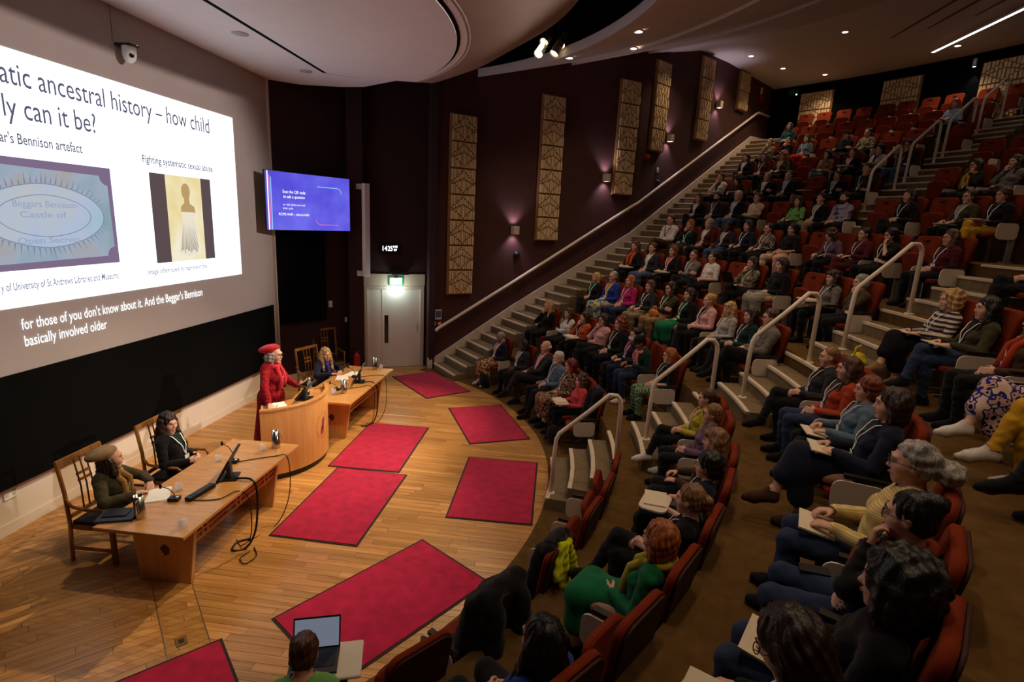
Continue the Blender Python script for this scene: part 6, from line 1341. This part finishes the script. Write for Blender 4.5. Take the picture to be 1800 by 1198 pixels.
# solve places along each row
byrow = {}
for s in SEATS:
    r = s[0]; emp = s[4].get('empty'); R = row_head(r) + (.17 if emp else 0)
    th, z = on_row(s[1], s[2], R, row_z(r) + (1.0 if emp else 1.13))
    if 'th' in s[4]: th, z = s[4].pop('th'), row_z(r) + 1.13
    byrow.setdefault(r, []).append([th, z - row_z(r), s])
for r, L in byrow.items():
    L.sort(key=lambda e: e[0]); mn = math.degrees(.60 / row_head(r))
    for it in range(60):
        for a, b in zip(L, L[1:]):
            d = b[0] - a[0]
            if d < mn: a[0] -= (mn - d) / 2; b[0] += (mn - d) / 2
def coat_obj(kind, loc, rz, label):
    P = []; t = thing('coat', label, 'coat', loc, rz)
    if kind == 'big':
        P = [rc((-.16, -.2, 1.08), (-.16, .2, 1.08), .08, .08, 0), rc((-.10, -.18, 1.0), (-.02, -.2, .5), .11, .14, 0, .06), rc((-.10, .18, 1.0), (-.02, .2, .5), .11, .14, 0, .06), rc((-.08, 0, 1.0), (.05, 0, .5), .12, .16, 0, .06), rc((.0, -.15, .5), (.3, -.2, .45), .12, .09, 0, .05), rc((.0, .15, .5), (.32, .16, .4), .12, .08, 0, .05), rc((-.25, .15, 1.0), (-.27, .17, .6), .07, .08, 0, .05), rc((-.25, -.15, 1.0), (-.27, -.17, .65), .07, .08, 0, .05)]
    else:
        P = [rc((-.15, -.14, 1.07), (-.15, .14, 1.07), .06, .06, 0), rc((-.08, -.12, 1.0), (.0, -.14, .55), .08, .1, 0, .05), rc((-.08, .12, 1.0), (.0, .12, .55), .08, .1, 0, .05), rc((0, 0, .55), (.25, .05, .5), .1, .08, 0, .05)]
    V, Q, _ = grow_mesh(P, .016); V = noise_push(V, normals(V, Q), .008, 30); put(np_mesh('body', V, Q), 'body', t, FC['black'])
    P = [rc((-.13, -.1, 1.12), (-.13, .1, 1.12), .04, .04, 0), rc((-.10, -.06, 1.1), (-.05, -.05, .98), .04, .03, 0), rc((-.10, .06, 1.1), (-.05, .05, .98), .04, .03, 0)]
    V, Q, _ = grow_mesh(P, .012); put(np_mesh('collar', V, Q), 'collar', t, FC['char'])
def vest(loc, rz):
    t = thing('safety_vest', 'crumpled fluorescent yellow vest over the chair with the dark coat', 'vest', loc, rz); V = FC.setdefault('hivis', fabric('hivis', rgb(206, 214, 20)))
    P = [rc((-.24, -.05, 1.08), (-.27, -.16, .72), .035, .05, 0), rc((-.24, .02, 1.08), (-.28, .04, .70), .035, .055, 0), rc((-.22, .06, 1.1), (-.26, .16, .85), .03, .04, 0)]
    v, q, _ = grow_mesh(P, .011); v = noise_push(v, normals(v, q), .007, 70); put(np_mesh('cloth', v, q), 'cloth', t, V); m = MB(); m.tube([(-.2, -.08, 1.12), (-.23, -.02, 1.13), (-.2, .06, 1.13)], .012, 6); m.build('binding', FC['char'], t)
def beard(t, D, c): 
    k = 'beard'
    if k not in HAIR:
        P = [el((.055, 0, -.085), (.05, .055, .05), 0, .02), el((.085, 0, -.055), (.02, .03, .008), 0, .02), rc((.0, .07, -.03), (.05, .045, -.09), .016, .022, 0), rc((.0, -.07, -.03), (.05, -.045, -.09), .016, .022, 0)]
        V, Q, _ = grow_mesh(P, .008); HAIR[k] = np_mesh('beard', noise_push(V, normals(V, Q), .002, 120), Q)
    put(HAIR[k], 'beard', t, HAIRC[c], head_M(D))
m = MB(); rows_ = []
for z, k in ((-.03, 1.), (-.06, 1.15), (-.095, 1.)):
    rows_.append([(.045 + .078 * k * math.cos(a), .068 * k * math.sin(a), z) for a in np.linspace(-1.25, 1.25, 9)])
m.sweep(rows_, sm=True); me_mask = m.mesh('face_mask', [M_WHITEP])
def laptop(loc, rz, label, open_=1.9, glowcol=(.55, .62, .8), k=.5):
    t = thing('laptop', label, 'laptop', loc, rz); m = MB(); m.box((0, 0, .008), (.23, .33, .016)); m.build('base', M_DGREY, t, .003); m = MB(); m.box((.0, 0, .0175), (.12, .29, .003)); m.build('keyboard', M_BLK, t)
    ca = open_ - pi / 2; ux = Vector((math.sin(ca), 0, math.cos(ca))); nx = Vector((-math.cos(ca), 0, math.sin(ca))); O_ = Vector((.115, 0, .014))
    def quad(u0, u1, y0, y1, d): return [O_ + ux * u + Vector((0, y, 0)) + nx * d for u, y in ((u0, y0), (u0, y1), (u1, y1), (u1, y0))]
    m = MB(); a, b = quad(0, .22, -.165, .165, 0), quad(0, .22, -.165, .165, -.008); m.add(a + b, [(0, 1, 2, 3)[::-1], (4, 5, 6, 7), (0, 4, 5, 1)[::-1], (1, 5, 6, 2)[::-1], (2, 6, 7, 3)[::-1], (3, 7, 4, 0)[::-1]]); l = m.build('lid', M_BLK, t)
    m = MB(); m.add(quad(.012, .208, -.155, .155, .0015), [(3, 2, 1, 0)]); m.build('screen', glow('laptop screen', glowcol, k), l)
    return t
for r in sorted(byrow):
    for th, zz, s in byrow[r]:
        row, x, y, lab, k = s; k = dict(k); rz = math.radians(th + 180); loc = polar(row_head(r), th, row_z(r) + (.008 if r == 1 else 0))
        tab = k.pop('tab', False); ph = k.pop('phone', False); bk = k.pop('book', False); bd_ = k.pop('beard', None); mask = k.pop('mask', False); lt = k.pop('laptop', False)
        if k.get('empty'):
            k.pop('th', None)
            c = chair(loc, rz, ('rust red tip-up chair ' + lab) if len(lab.split()) < 13 else 'rust chair ' + lab, up=not k.get('coat'), tab='up' if tab else 'down')
            if k.get('coat'): coat_obj('big' if k['coat'] == 'big' else 'small', loc, rz, {'black': 'black coat draped over the chair by the first hoop handrail', 'hivis': 'dark coat hung on the chair under the yellow vest', 'big': 'big black coat covering a front row chair near the bottom'}[k['coat']])
            if k.get('coat') == 'hivis': vest(loc, rz)
            continue
        short = lab.split(',')[0]
        chair(loc, rz, ' '.join(('rust chair of the person in ' + short).split()[:11]) + (' in the ' + ORD[r]), tab='up' if tab else 'down', grip=False)
        pz = k.pop('pz'); D = POSES[pz]; hz = D['head'][0][2]; sc = min(max((zz) / 1.150, .93), 1.07)
        if k.get('hat') and k['hat'][0] == 'cap0': k['hat'] = ('cap', 'black')
        L_ = 'seated person in ' + lab + ', ' + ORD[r]
        if len(L_.split()) > 16: L_ = 'person in ' + lab
        p = person(L_, loc, rz, pz, face=r <= 6, sc=sc, grp='seated audience', **k)
        if bd_: beard(p, D, bd_)
        if mask: put(me_mask, 'face_mask', p, M_WHITEP, head_M(D))
        f = Vector((math.cos(rz), math.sin(rz), 0)); u = Vector((-f.y, f.x, 0)); scz = sc
        if tab:
            o = put(me_book, 'note_paper', None, M_PAPER); o.location = loc + f * .41 + u * .06 + Vector((0, 0, .7205)); o.rotation_euler = (0, 0, rz + .2); tag(o, 'sheet of notes on the tablet of the person in ' + ' '.join(short.split()[:6]), 'notes', 'notes on writing tablets')
        if bk:
            o = put(me_book, 'notebook', None, M_PAPER); o.location = loc + (f * .40 + u * .02 + Vector((0, 0, .665 if 'X' in pz else .635))) * sc; o.rotation_euler = (0, -.12, rz + .1); tag(o, 'open notebook on the lap of the person in ' + ' '.join(short.split()[:6]), 'notebook', 'notebooks on laps')
            if 'X' in pz: o.location.z += .05 * sc
        if ph:
            o = put(me_phone, 'phone', None, M_BLK); o.location = loc + f * .36 + u * (-.13) + Vector((0, 0, .60)); o.rotation_euler = (0, .05, rz + .3); tag(o, 'black phone lying on the thigh of the person in tartan scarf', 'phone')
        if lt: laptop(loc + f * .40 + Vector((0, 0, .72)), rz, 'open grey laptop in front of the camouflage patterned shirt', k=.25)
# laptop operator at the bottom of the picture
th, zz = on_row(520, 1172, row_head(1) - .05, 1.15); loc = polar(row_head(1), th, .008); rz = math.radians(th + 180) - .45
chair(loc, rz, 'rust red chair of the laptop operator at the bottom edge', tab=None, grip=False)
person('person with tied brown hair and lime top using a laptop', loc, rz, 'write', hair=('bun', 'brown'), top='lime', bottom='black', lan=None)
f = Vector((math.cos(rz), math.sin(rz), 0)); tb = thing('side_desk', 'small white desk holding the laptop at the bottom edge', 'desk', loc + f * .54, rz)
m = MB(); m.box((0, -.08, .705), (.34, .50, .025)); m.build('desktop', M_TAB, tb, .02); m = MB(); m.tube([(0, -.1, 0), (0, -.1, .7)], .03, 10); m.build('leg', M_GREY, tb); m = MB(); m.lathe([(0, .03), (.2, .02), (.22, 0)], 18, (0, -.1, 0)); m.build('base', M_GREY, tb)
laptop(loc + f * .53 + Vector((0, 0, .7185)), rz, 'open dark laptop with a pale screen at the bottom edge', 1.95)

# bags
def soft(name, parent, P, m, h=.012, amp=.006, f=40):
    V, Q, _ = grow_mesh(P, h); return put(np_mesh(name, noise_push(V, normals(V, Q), amp, f), Q), name, parent, m)
q = polar(row_head(4) - .72, -2.6, row_z(4)); t = thing('tote_bag', 'bright yellow bag on the steps by the striped jumper', 'bag', q, .6); FC['sun'] = fabric('sun yellow', rgb(214, 190, 30))
soft('body', t, [el((0, 0, .14), (.16, .10, .15), 0), el((.05, .02, .25), (.1, .07, .06), 0)], FC['sun']); m = MB(); m.tube([(-.08, 0, .26), (-.06, .0, .38), (.04, 0, .40), (.1, 0, .28)], .012, 6); m.build('strap', FC['sun'], t)
th_ = [e[0] for e in byrow[3] if e[2][3].startswith('olive jacket, arms')][0]; q = polar(row_head(3) - .36, th_, row_z(3) + .63); t = thing('handbag', 'tan orange handbag on the lap of the olive jacket wearer', 'bag', q, math.radians(th_ + 90)); soft('body', t, [el((0, 0, .06), (.17, .07, .085), 0)], fabric('tan leather', rgb(200, 120, 50))); m = MB(); m.tube([(-.1, 0, .12), (-.06, .0, .2), (.06, 0, .2), (.1, 0, .12)], .008, 6); m.build('strap', fabric('tan leather', rgb(200, 120, 50)), t)
for a_, r_, lab in ((12.5, 1, 'black backpack on the carpet by the first hoop handrail'), (44, 1, 'black bag by the feet of the gold patterned skirt')):
    q = polar(row_head(r_) - .55, a_ + 2.2, .008); t = thing('backpack', lab, 'bag', q, a_); soft('body', t, [el((0, 0, .17), (.12, .16, .17), 0), el((.07, 0, .11), (.08, .12, .09), 0)], FC['black']); m = MB(); m.tube([(-.05, -.04, .32), (-.05, -.03, .38), (-.05, .03, .38), (-.05, .04, .32)], .01, 6); m.build('handle', FC['char'], t)
